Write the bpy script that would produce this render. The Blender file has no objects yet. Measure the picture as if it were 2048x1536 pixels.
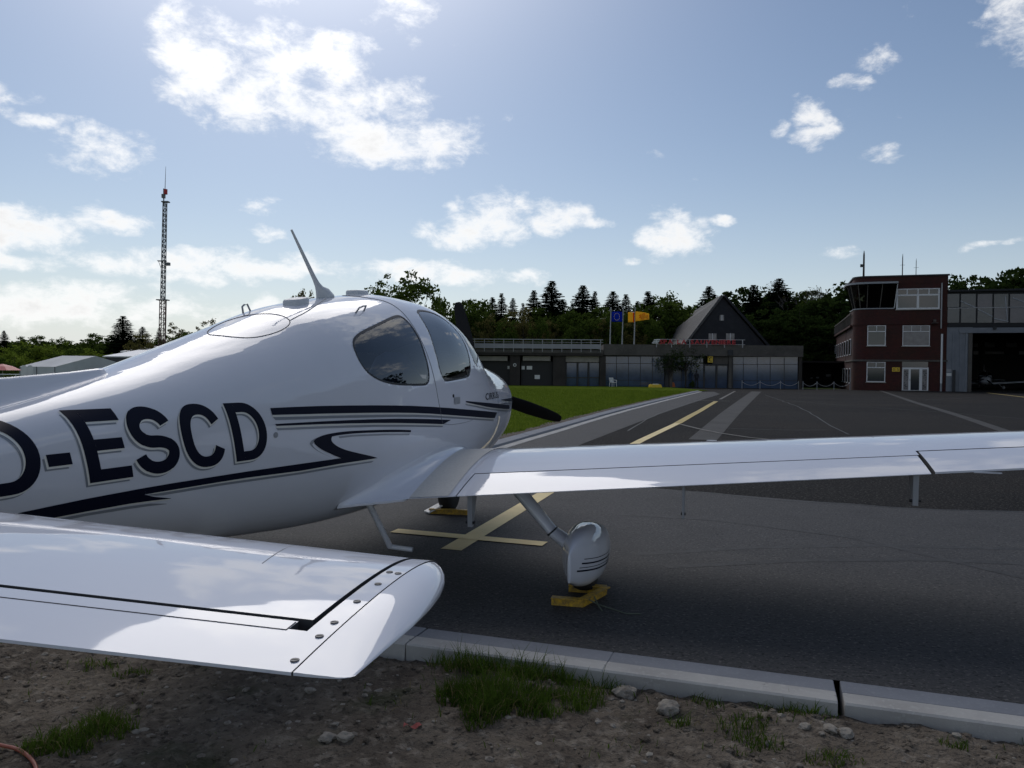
import bpy, bmesh, math, random
import numpy as np
from mathutils import Vector, Matrix

rnd = random.Random(7)
scene = bpy.context.scene
COL = scene.collection

# ------------------------------------------------------------------ camera
FPX, HC = 1550.0, 1.40                      # focal length in pixels of a 2048 px wide frame, eye height
PITCH, ROLL = math.atan(33 / 1550.0), 0.010
_cp, _sp, _cr, _sr = math.cos(PITCH), math.sin(PITCH), math.cos(ROLL), math.sin(ROLL)
CF = np.array([0, _cp, -_sp]); _u0 = np.array([0, _sp, _cp]); _r0 = np.array([1.0, 0, 0])
CR = _r0 * _cr + _u0 * _sr
CU = _u0 * _cr - _r0 * _sr
cam_data = bpy.data.cameras.new('camera')
cam_data.sensor_width = 36.0
cam_data.lens = FPX / 2048 * 36.0
cam_data.clip_start = 0.05
cam_data.clip_end = 6000
cam = bpy.data.objects.new('camera', cam_data)
COL.objects.link(cam)
cam.matrix_world = Matrix(((CR[0], CU[0], -CF[0], 0), (CR[1], CU[1], -CF[1], 0), (CR[2], CU[2], -CF[2], HC), (0, 0, 0, 1)))
scene.camera = cam

# ------------------------------------------------------------------ view / exposure
scene.view_settings.view_transform = 'Standard'
scene.view_settings.look = 'None'
scene.view_settings.gamma = 1.0
scene.view_settings.exposure = 0.0
scene.view_settings.use_curve_mapping = False
scene.cycles.max_bounces = 8
scene.cycles.transparent_max_bounces = 12
scene.cycles.sample_clamp_indirect = 6.0
scene.cycles.use_denoising = True

# ------------------------------------------------------------------ sun and sky
SUN_AZ, SUN_EL = math.radians(-17), math.radians(44)     # azimuth from +Y towards +X
SUN_DIR = np.array([math.sin(SUN_AZ) * math.cos(SUN_EL), math.cos(SUN_AZ) * math.cos(SUN_EL), math.sin(SUN_EL)])
sl = bpy.data.lights.new('sun', 'SUN')
sl.energy = 0.95
sl.angle = math.radians(40)
sl.color = (1.0, 0.95, 0.89)
sun = bpy.data.objects.new('sun', sl)
COL.objects.link(sun)
sun.rotation_euler = Vector(SUN_DIR).to_track_quat('Z', 'Y').to_euler()

SKY_STRENGTH = 0.088
CLOUDS = [  # azimuth, elevation, radii (degrees), strength
    (-20.5, 26.6, 4.2, 2.1, 1.1), (-15.5, 26.9, 4.5, 2.0, 1.1), (-11.5, 27.4, 3.5, 1.8, .85), (-8.6, 25.2, 2.4, 2.6, .5),
    (-23.8, 22.0, 1.5, 1.6, .7), (-21.6, 20.0, 3.0, 2.4, .95), (-17.2, 20.0, 3.6, 2.5, 1.05), (-13.2, 20.2, 2.6, 2.4, .9), (-12.6, 18.0, 3.0, 1.6, .7), (-8.4, 18.6, 2.6, 1.2, .7),
    (-18.6, 17.6, 2.4, 1.4, .9), (-14.0, 17.6, 4.0, 1.4, .8), (-10.4, 15.8, 3.4, 1.5, 1.0), (-5.4, 15.9, 2.6, 1.5, .75), (-22.0, 17.6, .9, 1.2, .4),
    (-28.4, 13.4, 3.0, 1.2, .7), (-34.6, 15.8, 2.6, 1.2, .8), (-31.4, 14.8, 1.8, .5, .5), (-32.8, 8.3, 3.6, 1.4, .9), (-27.4, 9.3, 2.5, .85, .7), (-18.2, 11.0, 1.6, .6, .4), (-17.4, 9.2, 1.8, .6, .4), (-36.0, 12.0, 1.6, .7, .5),
    (-4.2, 10.0, 2.6, 1.2, .9), (-1.4, 10.8, 2.2, 1.8, 1.0), (-4.6, 11.2, 1.0, .6, .4), (3.0, 10.7, 2.2, 1.2, .8), (6.0, 10.6, 1.4, .5, .35),
    (11.7, 9.6, 1.9, 1.35, 1.0), (12.2, 10.6, 1.0, .7, .8), (14.8, 10.5, 1.2, .35, .35), (20.2, 17.0, 1.2, 1.1, .5), (20.8, 15.9, 1.5, .8, .55), (18.4, 16.4, .7, .8, .25), (23.2, 18.6, 1.4, .5, .3), (24.6, 19.8, 1.4, .9, .35), (25.2, 14.2, 1.3, .6, .3),
    (33.4, 21.6, 2.0, 2.6, .9), (34.2, 24.5, 1.6, 1.8, .7), (22.6, 8.2, 1.3, .65, .6), (31.0, 8.0, 1.8, .35, .25), (8.6, 8.1, 1.0, .5, .4),
    (-24.0, 6.6, 5.5, 1.1, .9), (-17.0, 6.8, 4.0, .9, .8), (-5.0, 6.8, 4.2, .85, .8), (0.5, 6.4, 2.5, .6, .6), (-30.0, 3.6, 9.0, 1.3, .9), (-15.0, 3.5, 7.0, 1.0, .8), (-33.0, 6.2, 3.0, .7, .5)]


def new_group(name):
    return bpy.data.node_groups.new(name, 'ShaderNodeTree')


def build_world():
    g = new_group('cloud_density')
    g.interface.new_socket('Vector', in_out='INPUT', socket_type='NodeSocketVector')
    g.interface.new_socket('Density', in_out='OUTPUT', socket_type='NodeSocketFloat')
    g.interface.new_socket('Raw', in_out='OUTPUT', socket_type='NodeSocketFloat')
    N, L = g.nodes, g.links
    gi, go = N.new('NodeGroupInput'), N.new('NodeGroupOutput')

    def M(op, a, b=None, c=None, clamp=False):
        n = N.new('ShaderNodeMath'); n.operation = op; n.use_clamp = clamp
        for i, v in enumerate((a, b, c)):
            if v is None:
                continue
            if isinstance(v, (int, float)):
                n.inputs[i].default_value = v
            else:
                L.new(v, n.inputs[i])
        return n.outputs[0]

    def VM(op, a, b=None, c=None):
        n = N.new('ShaderNodeVectorMath'); n.operation = op
        for i, v in enumerate((a, b, c)):
            if v is None:
                continue
            if isinstance(v, tuple):
                n.inputs[i].default_value = v
            else:
                L.new(v, n.inputs[i])
        return n
    d = VM('NORMALIZE', gi.outputs[0]).outputs[0]

    def noise(vec, scale, detail, rough, out='Fac', dist=0.0):
        n = N.new('ShaderNodeTexNoise'); n.inputs['Scale'].default_value = scale
        n.inputs['Detail'].default_value = detail; n.inputs['Roughness'].default_value = rough
        n.inputs['Distortion'].default_value = dist
        L.new(vec, n.inputs['Vector'])
        return n.outputs[out]
    sx = N.new('ShaderNodeSeparateXYZ'); L.new(d, sx.inputs[0])
    az = M('ARCTAN2', sx.outputs[0], sx.outputs[1])
    el = M('ARCSINE', sx.outputs[2])
    cb = N.new('ShaderNodeCombineXYZ'); L.new(az, cb.inputs[0]); L.new(el, cb.inputs[1])
    stretch = VM('MULTIPLY', d, (1.0, 1.0, 1.7)).outputs[0]
    warp = noise(stretch, 14.0, 3.0, 0.55, 'Color')
    w2 = VM('MULTIPLY_ADD', warp, (0.07, 0.045, 0.0), (-0.035, -0.0225, 0.0)).outputs[0]
    p = VM('ADD', cb.outputs[0], w2).outputs[0]
    best = None
    for (a, e, ra, re, st) in CLOUDS:
        a, e, ra, re = [math.radians(v) for v in (a, e, ra * 1.08, re * 1.08)]
        q = VM('MULTIPLY_ADD', p, (1 / ra, 1 / re, 0.0), (-a / ra, -e / re, 0.0)).outputs[0]
        dd = VM('DOT_PRODUCT', q, q).outputs[1]
        dd = M('ADD', dd, 1.0 - st)
        best = dd if best is None else M('MINIMUM', best, dd)
    blob = M('SUBTRACT', 1.0, M('MINIMUM', best, 2.4))
    # the same kind of broken cumulus everywhere else in the dome
    flat = VM('DIVIDE', d, None)
    zz = M('ADD', M('ABSOLUTE', sx.outputs[2]), 0.14)
    cz = N.new('ShaderNodeCombineXYZ')
    for i in range(3):
        L.new(zz, cz.inputs[i])
    L.new(cz.outputs[0], flat.inputs[1])
    gen = M('MULTIPLY_ADD', noise(flat.outputs[0], 1.35, 2.0, 0.5), 8.0, -4.55)
    gen = M('MINIMUM', M('MAXIMUM', gen, -1.4), 1.0)
    qa = M('DIVIDE', az, math.radians(44)); qe = M('DIVIDE', el, math.radians(31))
    rr = M('SQRT', M('ADD', M('MULTIPLY', qa, qa), M('MULTIPLY', qe, qe)))
    mr = N.new('ShaderNodeMapRange'); mr.interpolation_type = 'SMOOTHSTEP'
    L.new(rr, mr.inputs[0]); mr.inputs[1].default_value = 0.95; mr.inputs[2].default_value = 1.25
    mixm = M('ADD', M('MULTIPLY', gen, mr.outputs[0]), M('MULTIPLY', blob, M('SUBTRACT', 1.0, mr.outputs[0])))
    # billows, ragged edges and wisps at three sizes
    big = noise(stretch, 8.5, 3.0, 0.55, dist=0.4)
    fine = noise(stretch, 24.0, 7.0, 0.68, dist=0.2)
    den = M('ADD', M('ADD', mixm, M('MULTIPLY_ADD', big, 2.6, -1.3)), M('MULTIPLY_ADD', fine, 4.4, -2.05))
    out = N.new('ShaderNodeMapRange'); out.interpolation_type = 'SMOOTHSTEP'
    L.new(den, out.inputs[0]); out.inputs[1].default_value = -0.45; out.inputs[2].default_value = 1.5
    L.new(out.outputs[0], go.inputs[0]); L.new(den, go.inputs[1])

    w = bpy.data.worlds.new('World'); w.cycles.sampling_method = 'MANUAL'; w.cycles.sample_map_resolution = 512; scene.world = w; w.use_nodes = True
    t = w.node_tree; t.nodes.clear()
    N, L = t.nodes, t.links
    tc = N.new('ShaderNodeTexCoord')
    sky = N.new('ShaderNodeTexSky'); sky.sky_type = 'NISHITA'; sky.sun_disc = False
    sky.sun_elevation = SUN_EL; sky.sun_rotation = SUN_AZ
    sky.altitude = 500; sky.air_density = 1.0; sky.dust_density = 0.7; sky.ozone_density = 1.6
    c1 = N.new('ShaderNodeGroup'); c1.node_tree = g; L.new(tc.outputs['Generated'], c1.inputs[0])
    # thick cloud against the light is a little greyer than its thin bright edge
    thick = N.new('ShaderNodeMapRange'); L.new(c1.outputs[1], thick.inputs[0])
    thick.inputs[1].default_value = 0.8; thick.inputs[2].default_value = 2.6; thick.inputs[3].default_value = 1.0; thick.inputs[4].default_value = 0.70
    ccol = VM('SCALE', (12.0, 11.95, 11.9)); L.new(thick.outputs[0], ccol.inputs['Scale'])
    # thin haze takes some of the blue out of the clear sky
    hs = N.new('ShaderNodeHueSaturation'); hs.inputs['Saturation'].default_value = 1.0; hs.inputs['Value'].default_value = 0.92
    L.new(sky.outputs[0], hs.inputs['Color'])
    zs_ = N.new('ShaderNodeSeparateXYZ'); L.new(tc.outputs['Generated'], zs_.inputs[0])
    hz_ = M('EXPONENT', M('MULTIPLY', M('MAXIMUM', zs_.outputs[2], 0.0), -1 / 0.105))
    hm = N.new('ShaderNodeMix'); hm.data_type = 'RGBA'; L.new(M('MULTIPLY', hz_, 0.92), hm.inputs['Factor'])
    L.new(hs.outputs[0], hm.inputs['A']); hm.inputs['B'].default_value = (8.1, 8.6, 9.0, 1)
    # the veiled sun: a bright aureole in the thin cloud around it
    dn = VM('NORMALIZE', tc.outputs['Generated'])
    dt = VM('DOT_PRODUCT', dn.outputs[0], tuple(SUN_DIR))
    om = M('SUBTRACT', 1.0, dt.outputs[1])
    glow = M('ADD', M('MULTIPLY', M('EXPONENT', M('MULTIPLY', om, -1 / 0.0350)), 14.0), M('MULTIPLY', M('EXPONENT', M('MULTIPLY', om, -1 / 0.075)), 1.8))
    gc = VM('SCALE', (1.0, 0.97, 0.93)); L.new(glow, gc.inputs['Scale'])
    mix = N.new('ShaderNodeMix'); mix.data_type = 'RGBA'
    L.new(M('MULTIPLY', c1.outputs[0], 0.93), mix.inputs['Factor'])
    L.new(hm.outputs['Result'], mix.inputs['A']); L.new(ccol.outputs[0], mix.inputs['B'])
    fin = VM('ADD', mix.outputs['Result'], gc.outputs[0])
    bg = N.new('ShaderNodeBackground'); bg.inputs['Strength'].default_value = SKY_STRENGTH
    L.new(fin.outputs[0], bg.inputs['Color'])
    o = N.new('ShaderNodeOutputWorld'); L.new(bg.outputs[0], o.inputs['Surface'])


build_world()

# ------------------------------------------------------------------ helpers
def cam_ray(px, py):
    return CF + CR * (px - 1024) / FPX - CU * (py - 768) / FPX


def at(px, py, Y):
    """world point seen in direction (px, py) at world depth Y"""
    r = cam_ray(px, py)
    t = Y / r[1]
    return np.array([0, 0, HC]) + r * t


def gz(Y):
    """height of the ground: level near the aircraft, falling gently to the far side of the apron"""
    Y = np.asarray(Y, float)
    t = np.clip(Y - 22, 0, 78)
    return -0.0092 * t * t / (t + 6.0)


def ground_pt(px, py):
    r = cam_ray(px, py); z = 0.0
    for _ in range(12):
        P = np.array([0, 0, HC]) + r * ((z - HC) / r[2])
        z = float(gz(P[1]))
    return P


class MB:
    def __init__(self):
        self.v, self.f, self.m = [], [], []

    def add(self, verts, faces, mi=0):
        b = len(self.v)
        self.v.extend([tuple(float(c) for c in p) for p in verts])
        self.f.extend([tuple(i + b for i in f) for f in faces])
        self.m.extend([mi] * len(faces))
        return self

    def box(self, a, b, mi=0):
        (x0, y0, z0), (x1, y1, z1) = a, b
        return self.add([(x0, y0, z0), (x1, y0, z0), (x1, y1, z0), (x0, y1, z0), (x0, y0, z1), (x1, y0, z1), (x1, y1, z1), (x0, y1, z1)],
                        [(0, 3, 2, 1), (4, 5, 6, 7), (0, 1, 5, 4), (1, 2, 6, 5), (2, 3, 7, 6), (3, 0, 4, 7)], mi)

    def bar(self, p0, p1, w, h, up=(0, 0, 1), mi=0):
        """rectangular bar from p0 to p1, w across, h along 'up'"""
        p0, p1 = np.array(p0, float), np.array(p1, float)
        d = p1 - p0; d /= np.linalg.norm(d)
        s = np.cross(d, np.array(up, float)); s /= np.linalg.norm(s)
        u = np.cross(s, d)
        s, u = s * w / 2, u * h / 2
        vs = []
        for p in (p0, p1):
            vs += [p - s - u, p + s - u, p + s + u, p - s + u]
        return self.add(vs, [(0, 3, 2, 1), (4, 5, 6, 7), (0, 1, 5, 4), (1, 2, 6, 5), (2, 3, 7, 6), (3, 0, 4, 7)], mi)

    def prism(self, poly, axis_vec, mi=0):
        """poly: list of 3-D points (planar); extruded along axis_vec"""
        n = len(poly); ax = np.array(axis_vec, float)
        vs = [np.array(p, float) for p in poly] + [np.array(p, float) + ax for p in poly]
        fs = [tuple(range(n - 1, -1, -1)), tuple(range(n, 2 * n))] + [(i, (i + 1) % n, n + (i + 1) % n, n + i) for i in range(n)]
        return self.add(vs, fs, mi)

    def rings(self, rings, closed=True, caps=True, mi=0, dark=(), dark_caps=False):
        """dark: ring edges (and caps) that take the second material"""
        k = len(rings[0]); vs = [p for r in rings for p in r]; fs = []; n0 = len(self.m)
        for i in range(len(rings) - 1):
            for j in range(k if closed else k - 1):
                a, b = i * k + j, i * k + (j + 1) % k
                fs.append((a, b, b + k, a + k))
        if caps and closed:
            fs.append(tuple(range(k - 1, -1, -1)))
            fs.append(tuple((len(rings) - 1) * k + j for j in range(k)))
        self.add(vs, fs, mi)
        for i in range(len(rings) - 1):
            for j in dark:
                self.m[n0 + i * k + j] = 1
        if dark_caps:
            self.m[-1] = self.m[-2] = 1
        return self

    def tube(self, pts, r, n=8, caps=True, mi=0, flat=None):
        """round (or flattened) tube along pts; r number or list"""
        pts = [np.array(p, float) for p in pts]
        rs = r if hasattr(r, '__len__') else [r] * len(pts)
        rings, ref = [], None
        for i, p in enumerate(pts):
            d = pts[min(i + 1, len(pts) - 1)] - pts[max(i - 1, 0)]
            d = d / (np.linalg.norm(d) + 1e-9)
            if ref is None:
                ref = np.array([0, 0, 1.0]) if abs(d[2]) < 0.9 else np.array([0, 1.0, 0])
                if flat is not None:
                    ref = np.array(flat[0], float)
            s = np.cross(d, ref); s /= np.linalg.norm(s) + 1e-9
            u = np.cross(s, d)
            k = flat[1] if flat is not None else 1.0
            rings.append([p + rs[i] * (math.cos(2 * math.pi * j / n) * s * k + math.sin(2 * math.pi * j / n) * u) for j in range(n)])
        return self.rings(rings, True, caps, mi)

    def grid(self, G, mi=0, flip=False):
        """G[i][j] points"""
        k = len(G[0]); vs = [p for r in G for p in r]; fs = []
        for i in range(len(G) - 1):
            for j in range(k - 1):
                a = i * k + j
                q = (a, a + 1, a + k + 1, a + k)
                fs.append(q[::-1] if flip else q)
        return self.add(vs, fs, mi)

    def build(self, name, mats, parent=None, smooth=False, loc=None, angle=None):
        me = bpy.data.meshes.new(name)
        me.from_pydata(self.v, [], self.f)
        if not isinstance(mats, (list, tuple)):
            mats = [mats]
        for mm in mats:
            me.materials.append(mm)
        if len(mats) > 1:
            me.polygons.foreach_set('material_index', self.m)
        if smooth:
            me.polygons.foreach_set('use_smooth', [True] * len(me.polygons))
            if angle:
                me.set_sharp_from_angle(angle=math.radians(angle))
        me.update()
        o = bpy.data.objects.new(name, me)
        COL.objects.link(o)
        if parent is not None:
            o.parent = parent
        if loc is not None:
            o.location = loc
        return o


def tag(o, label=None, cat=None, group=None, kind=None):
    if label: o['label'] = label
    if cat: o['category'] = cat
    if group: o['group'] = group
    if kind: o['kind'] = kind
    return o


def empty(name, loc=(0, 0, 0), rz=0.0):
    o = bpy.data.objects.new(name, None)
    o.empty_display_size = 0.2
    COL.objects.link(o)
    o.location = loc
    o.rotation_euler = (0, 0, rz)
    return o


def copy_tree(o, parent=None, skip=()):
    c = o.copy()
    COL.objects.link(c)
    c.parent = parent
    for ch in list(o.children):
        if ch.name.split('.')[0] not in skip:
            copy_tree(ch, c, skip)
    return c


def ordinal(n):
    w = ['first', 'second', 'third', 'fourth', 'fifth', 'sixth', 'seventh', 'eighth', 'ninth', 'tenth', 'eleventh', 'twelfth',
         'thirteenth', 'fourteenth', 'fifteenth', 'sixteenth', 'seventeenth', 'eighteenth', 'nineteenth', 'twentieth']
    if n <= 20:
        return w[n - 1]
    t = {2: 'twenty', 3: 'thirty', 4: 'forty', 5: 'fifty'}[n // 10]
    return t + '-' + w[n % 10 - 1] if n % 10 else {2: 'twentieth', 3: 'thirtieth', 4: 'fortieth', 5: 'fiftieth'}[n // 10]


# ------------------------------------------------------------------ materials
def mat(name, col, rough=0.6, metal=0.0, spec=0.5, coat=0.0, noise=None, bump=None, coords='Object', col2=None, alpha=None):
    """noise=(scale, detail, amount) varies the colour towards col2 (or darker/lighter); bump=(scale, strength, distance)"""
    m = bpy.data.materials.new(name); m.use_nodes = True
    t = m.node_tree; N, L = t.nodes, t.links
    b = N['Principled BSDF']
    b.inputs['Base Color'].default_value = (*col, 1)
    b.inputs['Roughness'].default_value = rough
    b.inputs['Metallic'].default_value = metal
    b.inputs['Specular IOR Level'].default_value = spec
    b.inputs['Coat Weight'].default_value = coat
    b.inputs['Coat Roughness'].default_value = 0.06
    tc = N.new('ShaderNodeTexCoord')
    if noise:
        n = N.new('ShaderNodeTexNoise'); n.inputs['Scale'].default_value = noise[0]; n.inputs['Detail'].default_value = noise[1]
        n.inputs['Roughness'].default_value = 0.65
        L.new(tc.outputs[coords], n.inputs['Vector'])
        r = N.new('ShaderNodeValToRGB')
        c2 = col2 if col2 else tuple(c * (1 - noise[2]) for c in col)
        r.color_ramp.elements[0].color = (*c2, 1); r.color_ramp.elements[0].position = 0.32
        r.color_ramp.elements[1].color = (*col, 1); r.color_ramp.elements[1].position = 0.68
        L.new(n.outputs['Fac'], r.inputs[0]); L.new(r.outputs[0], b.inputs['Base Color'])
    if bump:
        n = N.new('ShaderNodeTexNoise'); n.inputs['Scale'].default_value = bump[0]; n.inputs['Detail'].default_value = 4
        L.new(tc.outputs[coords], n.inputs['Vector'])
        bp = N.new('ShaderNodeBump'); bp.inputs['Strength'].default_value = bump[1]; bp.inputs['Distance'].default_value = bump[2]
        L.new(n.outputs['Fac'], bp.inputs['Height']); L.new(bp.outputs[0], b.inputs['Normal'])
    return m


def layered(name, layers, rough=0.85, bump=None, spec=0.4):
    """ground-like surface: list of (colour, scale, detail, low, high) blended one over another by noise in world metres"""
    m = bpy.data.materials.new(name); m.use_nodes = True
    t = m.node_tree; N, L = t.nodes, t.links
    b = N['Principled BSDF']; b.inputs['Roughness'].default_value = rough; b.inputs['Specular IOR Level'].default_value = spec
    tc = N.new('ShaderNodeTexCoord'); prev = None
    for k, (col, sc, det, lo, hi) in enumerate(layers):
        if prev is None:
            rgb = N.new('ShaderNodeRGB'); rgb.outputs[0].default_value = (*col, 1); prev = rgb.outputs[0]; continue
        mp = N.new('ShaderNodeMapping'); mp.inputs['Location'].default_value = (k * 3.7, k * 1.9, 0)
        L.new(tc.outputs['Object'], mp.inputs[0])
        n = N.new('ShaderNodeTexNoise'); n.inputs['Scale'].default_value = sc; n.inputs['Detail'].default_value = det; n.inputs['Roughness'].default_value = 0.6
        L.new(mp.outputs[0], n.inputs['Vector'])
        r = N.new('ShaderNodeMapRange'); r.inputs[1].default_value = lo; r.inputs[2].default_value = hi
        L.new(n.outputs['Fac'], r.inputs[0])
        mx = N.new('ShaderNodeMix'); mx.data_type = 'RGBA'
        L.new(r.outputs[0], mx.inputs['Factor']); L.new(prev, mx.inputs['A']); mx.inputs['B'].default_value = (*col, 1)
        prev = mx.outputs['Result']
    L.new(prev, b.inputs['Base Color'])
    if bump:
        hs = None
        for (sc, st) in bump:
            n = N.new('ShaderNodeTexNoise'); n.inputs['Scale'].default_value = sc; n.inputs['Detail'].default_value = 3
            L.new(tc.outputs['Object'], n.inputs['Vector'])
            bp = N.new('ShaderNodeBump'); bp.inputs['Strength'].default_value = 1.0; bp.inputs['Distance'].default_value = st
            L.new(n.outputs['Fac'], bp.inputs['Height'])
            if hs is not None:
                L.new(hs, bp.inputs['Normal'])
            hs = bp.outputs[0]
        L.new(hs, b.inputs['Normal'])
    return m


def leaf_mat(name, c1, c2, trans=0.35):
    m = bpy.data.materials.new(name); m.use_nodes = True
    t = m.node_tree; N, L = t.nodes, t.links; N.clear()
    tc = N.new('ShaderNodeTexCoord')
    n = N.new('ShaderNodeTexNoise'); n.inputs['Scale'].default_value = 0.9; n.inputs['Detail'].default_value = 5; n.inputs['Roughness'].default_value = 0.7
    L.new(tc.outputs['Object'], n.inputs['Vector'])
    r = N.new('ShaderNodeValToRGB')
    r.color_ramp.elements[0].color = (*c1, 1); r.color_ramp.elements[0].position = 0.35
    r.color_ramp.elements[1].color = (*c2, 1); r.color_ramp.elements[1].position = 0.65
    L.new(n.outputs['Fac'], r.inputs[0])
    d = N.new('ShaderNodeBsdfDiffuse'); tr = N.new('ShaderNodeBsdfTranslucent')
    L.new(r.outputs[0], d.inputs[0]); L.new(r.outputs[0], tr.inputs[0])
    mx = N.new('ShaderNodeMixShader'); mx.inputs[0].default_value = trans
    L.new(d.outputs[0], mx.inputs[1]); L.new(tr.outputs[0], mx.inputs[2])
    o = N.new('ShaderNodeOutputMaterial'); L.new(mx.outputs[0], o.inputs[0])
    return m


def glass_mat(name, tint, refl=1.0, rough=0.0):
    """thin pane: tinted see-through plus a Fresnel reflection"""
    m = bpy.data.materials.new(name); m.use_nodes = True
    t = m.node_tree; N, L = t.nodes, t.links; N.clear()
    tr = N.new('ShaderNodeBsdfTransparent'); tr.inputs[0].default_value = (*tint, 1)
    gl = N.new('ShaderNodeBsdfGlossy'); gl.inputs['Roughness'].default_value = rough
    fr = N.new('ShaderNodeFresnel'); fr.inputs[0].default_value = 1.55
    mu = N.new('ShaderNodeMath'); mu.operation = 'MULTIPLY'; mu.use_clamp = True; mu.inputs[1].default_value = refl
    L.new(fr.outputs[0], mu.inputs[0])
    mx = N.new('ShaderNodeMixShader'); L.new(mu.outputs[0], mx.inputs[0]); L.new(tr.outputs[0], mx.inputs[1]); L.new(gl.outputs[0], mx.inputs[2])
    o = N.new('ShaderNodeOutputMaterial'); L.new(mx.outputs[0], o.inputs[0])
    return m


MT = {}
MT['paint'] = mat('white_aircraft_paint', (0.66, 0.675, 0.735), 0.6, spec=0.0, coat=1.0, noise=(1.7, 3, 0.03))
MT['paint'].node_tree.nodes['Principled BSDF'].inputs['Coat IOR'].default_value = 1.5
def wavy(m, waves, r0=.05, r1=.12):
    """faint long waves of a laid-up composite skin, so that reflections run in streaks; fine dust dulls the gloss in places"""
    t = m.node_tree; N, L = t.nodes, t.links; b = N['Principled BSDF']
    tc = N.new('ShaderNodeTexCoord')
    prev = None
    for sc, nz, dist in waves:
        mp = N.new('ShaderNodeMapping'); mp.inputs['Scale'].default_value = sc; L.new(tc.outputs['Object'], mp.inputs[0])
        n = N.new('ShaderNodeTexNoise'); n.inputs['Scale'].default_value = nz; n.inputs['Detail'].default_value = 1.5; L.new(mp.outputs[0], n.inputs['Vector'])
        bp = N.new('ShaderNodeBump'); bp.inputs['Strength'].default_value = 1.0; bp.inputs['Distance'].default_value = dist
        L.new(n.outputs['Fac'], bp.inputs['Height'])
        if prev is not None:
            L.new(prev, bp.inputs['Normal'])
        prev = bp.outputs[0]
    L.new(prev, b.inputs['Coat Normal'])
    n = N.new('ShaderNodeTexNoise'); n.inputs['Scale'].default_value = 3.0; n.inputs['Detail'].default_value = 6; L.new(tc.outputs['Object'], n.inputs['Vector'])
    r = N.new('ShaderNodeMapRange'); r.inputs[1].default_value = .4; r.inputs[2].default_value = .75; r.inputs[3].default_value = r0; r.inputs[4].default_value = r1
    L.new(n.outputs['Fac'], r.inputs[0]); L.new(r.outputs[0], b.inputs['Coat Roughness'])


MT['paint_wing'] = MT['paint'].copy(); MT['paint_wing'].name = 'white_wing_paint'
wavy(MT['paint'], (((3.2, .35, 3.2), 1.0, .014), ((14, .8, 14), 1.0, .003)), .02, .05)
wavy(MT['paint_wing'], (((.7, 6.0, 1.0), 1.0, .002), ((.5, 2.0, 1.0), 1.0, .004)), .02, .05)
MT['walk'] = mat('grey_wing_walk', (0.60, 0.585, 0.55), 0.75, bump=(900, 0.4, 0.002), noise=(60, 3, 0.12))
MT['navy'] = mat('navy_decal', (0.003, 0.005, 0.018), 0.5, spec=0.15, coat=0.0)
MT['dgrey'] = mat('grey_decal', (0.23, 0.25, 0.28), 0.3, coat=0.6)
MT['dwhite'] = mat('cream_decal', (0.72, 0.71, 0.66), 0.3, coat=0.6)
MT['seal'] = mat('black_window_seal', (0.012, 0.012, 0.015), 0.5)
MT['seam'] = mat('dark_seam_and_gap_shade', (0.05, 0.05, 0.055), 0.7)  # panel seams, and the painted shade in control-surface gaps
MT['seamlight'] = mat('grey_panel_seam', (0.22, 0.23, 0.25), 0.6)
MT['glass'] = glass_mat('cabin_glass', (0.70, 0.73, 0.78), 1.5)
MT['shield'] = glass_mat('windshield_glass', (0.75, 0.78, 0.8), 1.1)
MT['cabin'] = mat('cabin_lining', (0.16, 0.165, 0.18), 0.8)
MT['seat'] = mat('navy_seat_leather', (0.07, 0.09, 0.19), 0.55, noise=(8, 3, 0.2))
MT['black'] = mat('matt_black', (0.010, 0.010, 0.011), 0.55)
MT['prop'] = mat('propeller_black', (0.006, 0.006, 0.007), 0.6, spec=0.25)
MT['tyre'] = mat('tyre_rubber', (0.014, 0.014, 0.014), 0.85, bump=(60, 0.3, 0.004))
MT['steel'] = mat('bare_steel', (0.42, 0.42, 0.43), 0.35, metal=0.9)
MT['antenna'] = mat('antenna_grey_white', (0.55, 0.57, 0.59), 0.45)
MT['greymetal'] = mat('grey_bracket', (0.28, 0.29, 0.31), 0.45)
MT['yellow'] = mat('chock_yellow', (0.60, 0.36, 0.02), 0.55, noise=(40, 6, 0.6), col2=(.16, .11, .04), bump=(70, 0.2, 0.003))
MT['cord'] = mat('chock_cord', (0.10, 0.12, 0.09), 0.8)
MT['white'] = mat('white_frame', (0.72, 0.72, 0.72), 0.5, noise=(3, 3, 0.08))


# lettering outlines, made once while the scene is still small
GLYPHS = {}
def text_mesh(txt, size=1.0, spacing=1.0, bold=0.0):
    key = (txt, size, spacing, bold)
    if key not in GLYPHS:
        cu = bpy.data.curves.new('t', 'FONT'); cu.body = txt; cu.size = size; cu.space_character = spacing; cu.resolution_u = 3; cu.offset = bold
        ob = bpy.data.objects.new('t', cu); COL.objects.link(ob)
        ev = ob.evaluated_get(bpy.context.evaluated_depsgraph_get()); me = ev.to_mesh()
        GLYPHS[key] = (np.array([tuple(v.co) for v in me.vertices]), [tuple(p.vertices) for p in me.polygons])
        ev.to_mesh_clear(); bpy.data.objects.remove(ob); bpy.data.curves.remove(cu)
    return GLYPHS[key]


for _c in 'SPALUVENIR':
    text_mesh(_c, 1.0, 1.0, .03)
for _c in 'C05':
    text_mesh(_c, 1.0)
text_mesh('CIRRUS', .078, 1.1, .0012)

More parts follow.
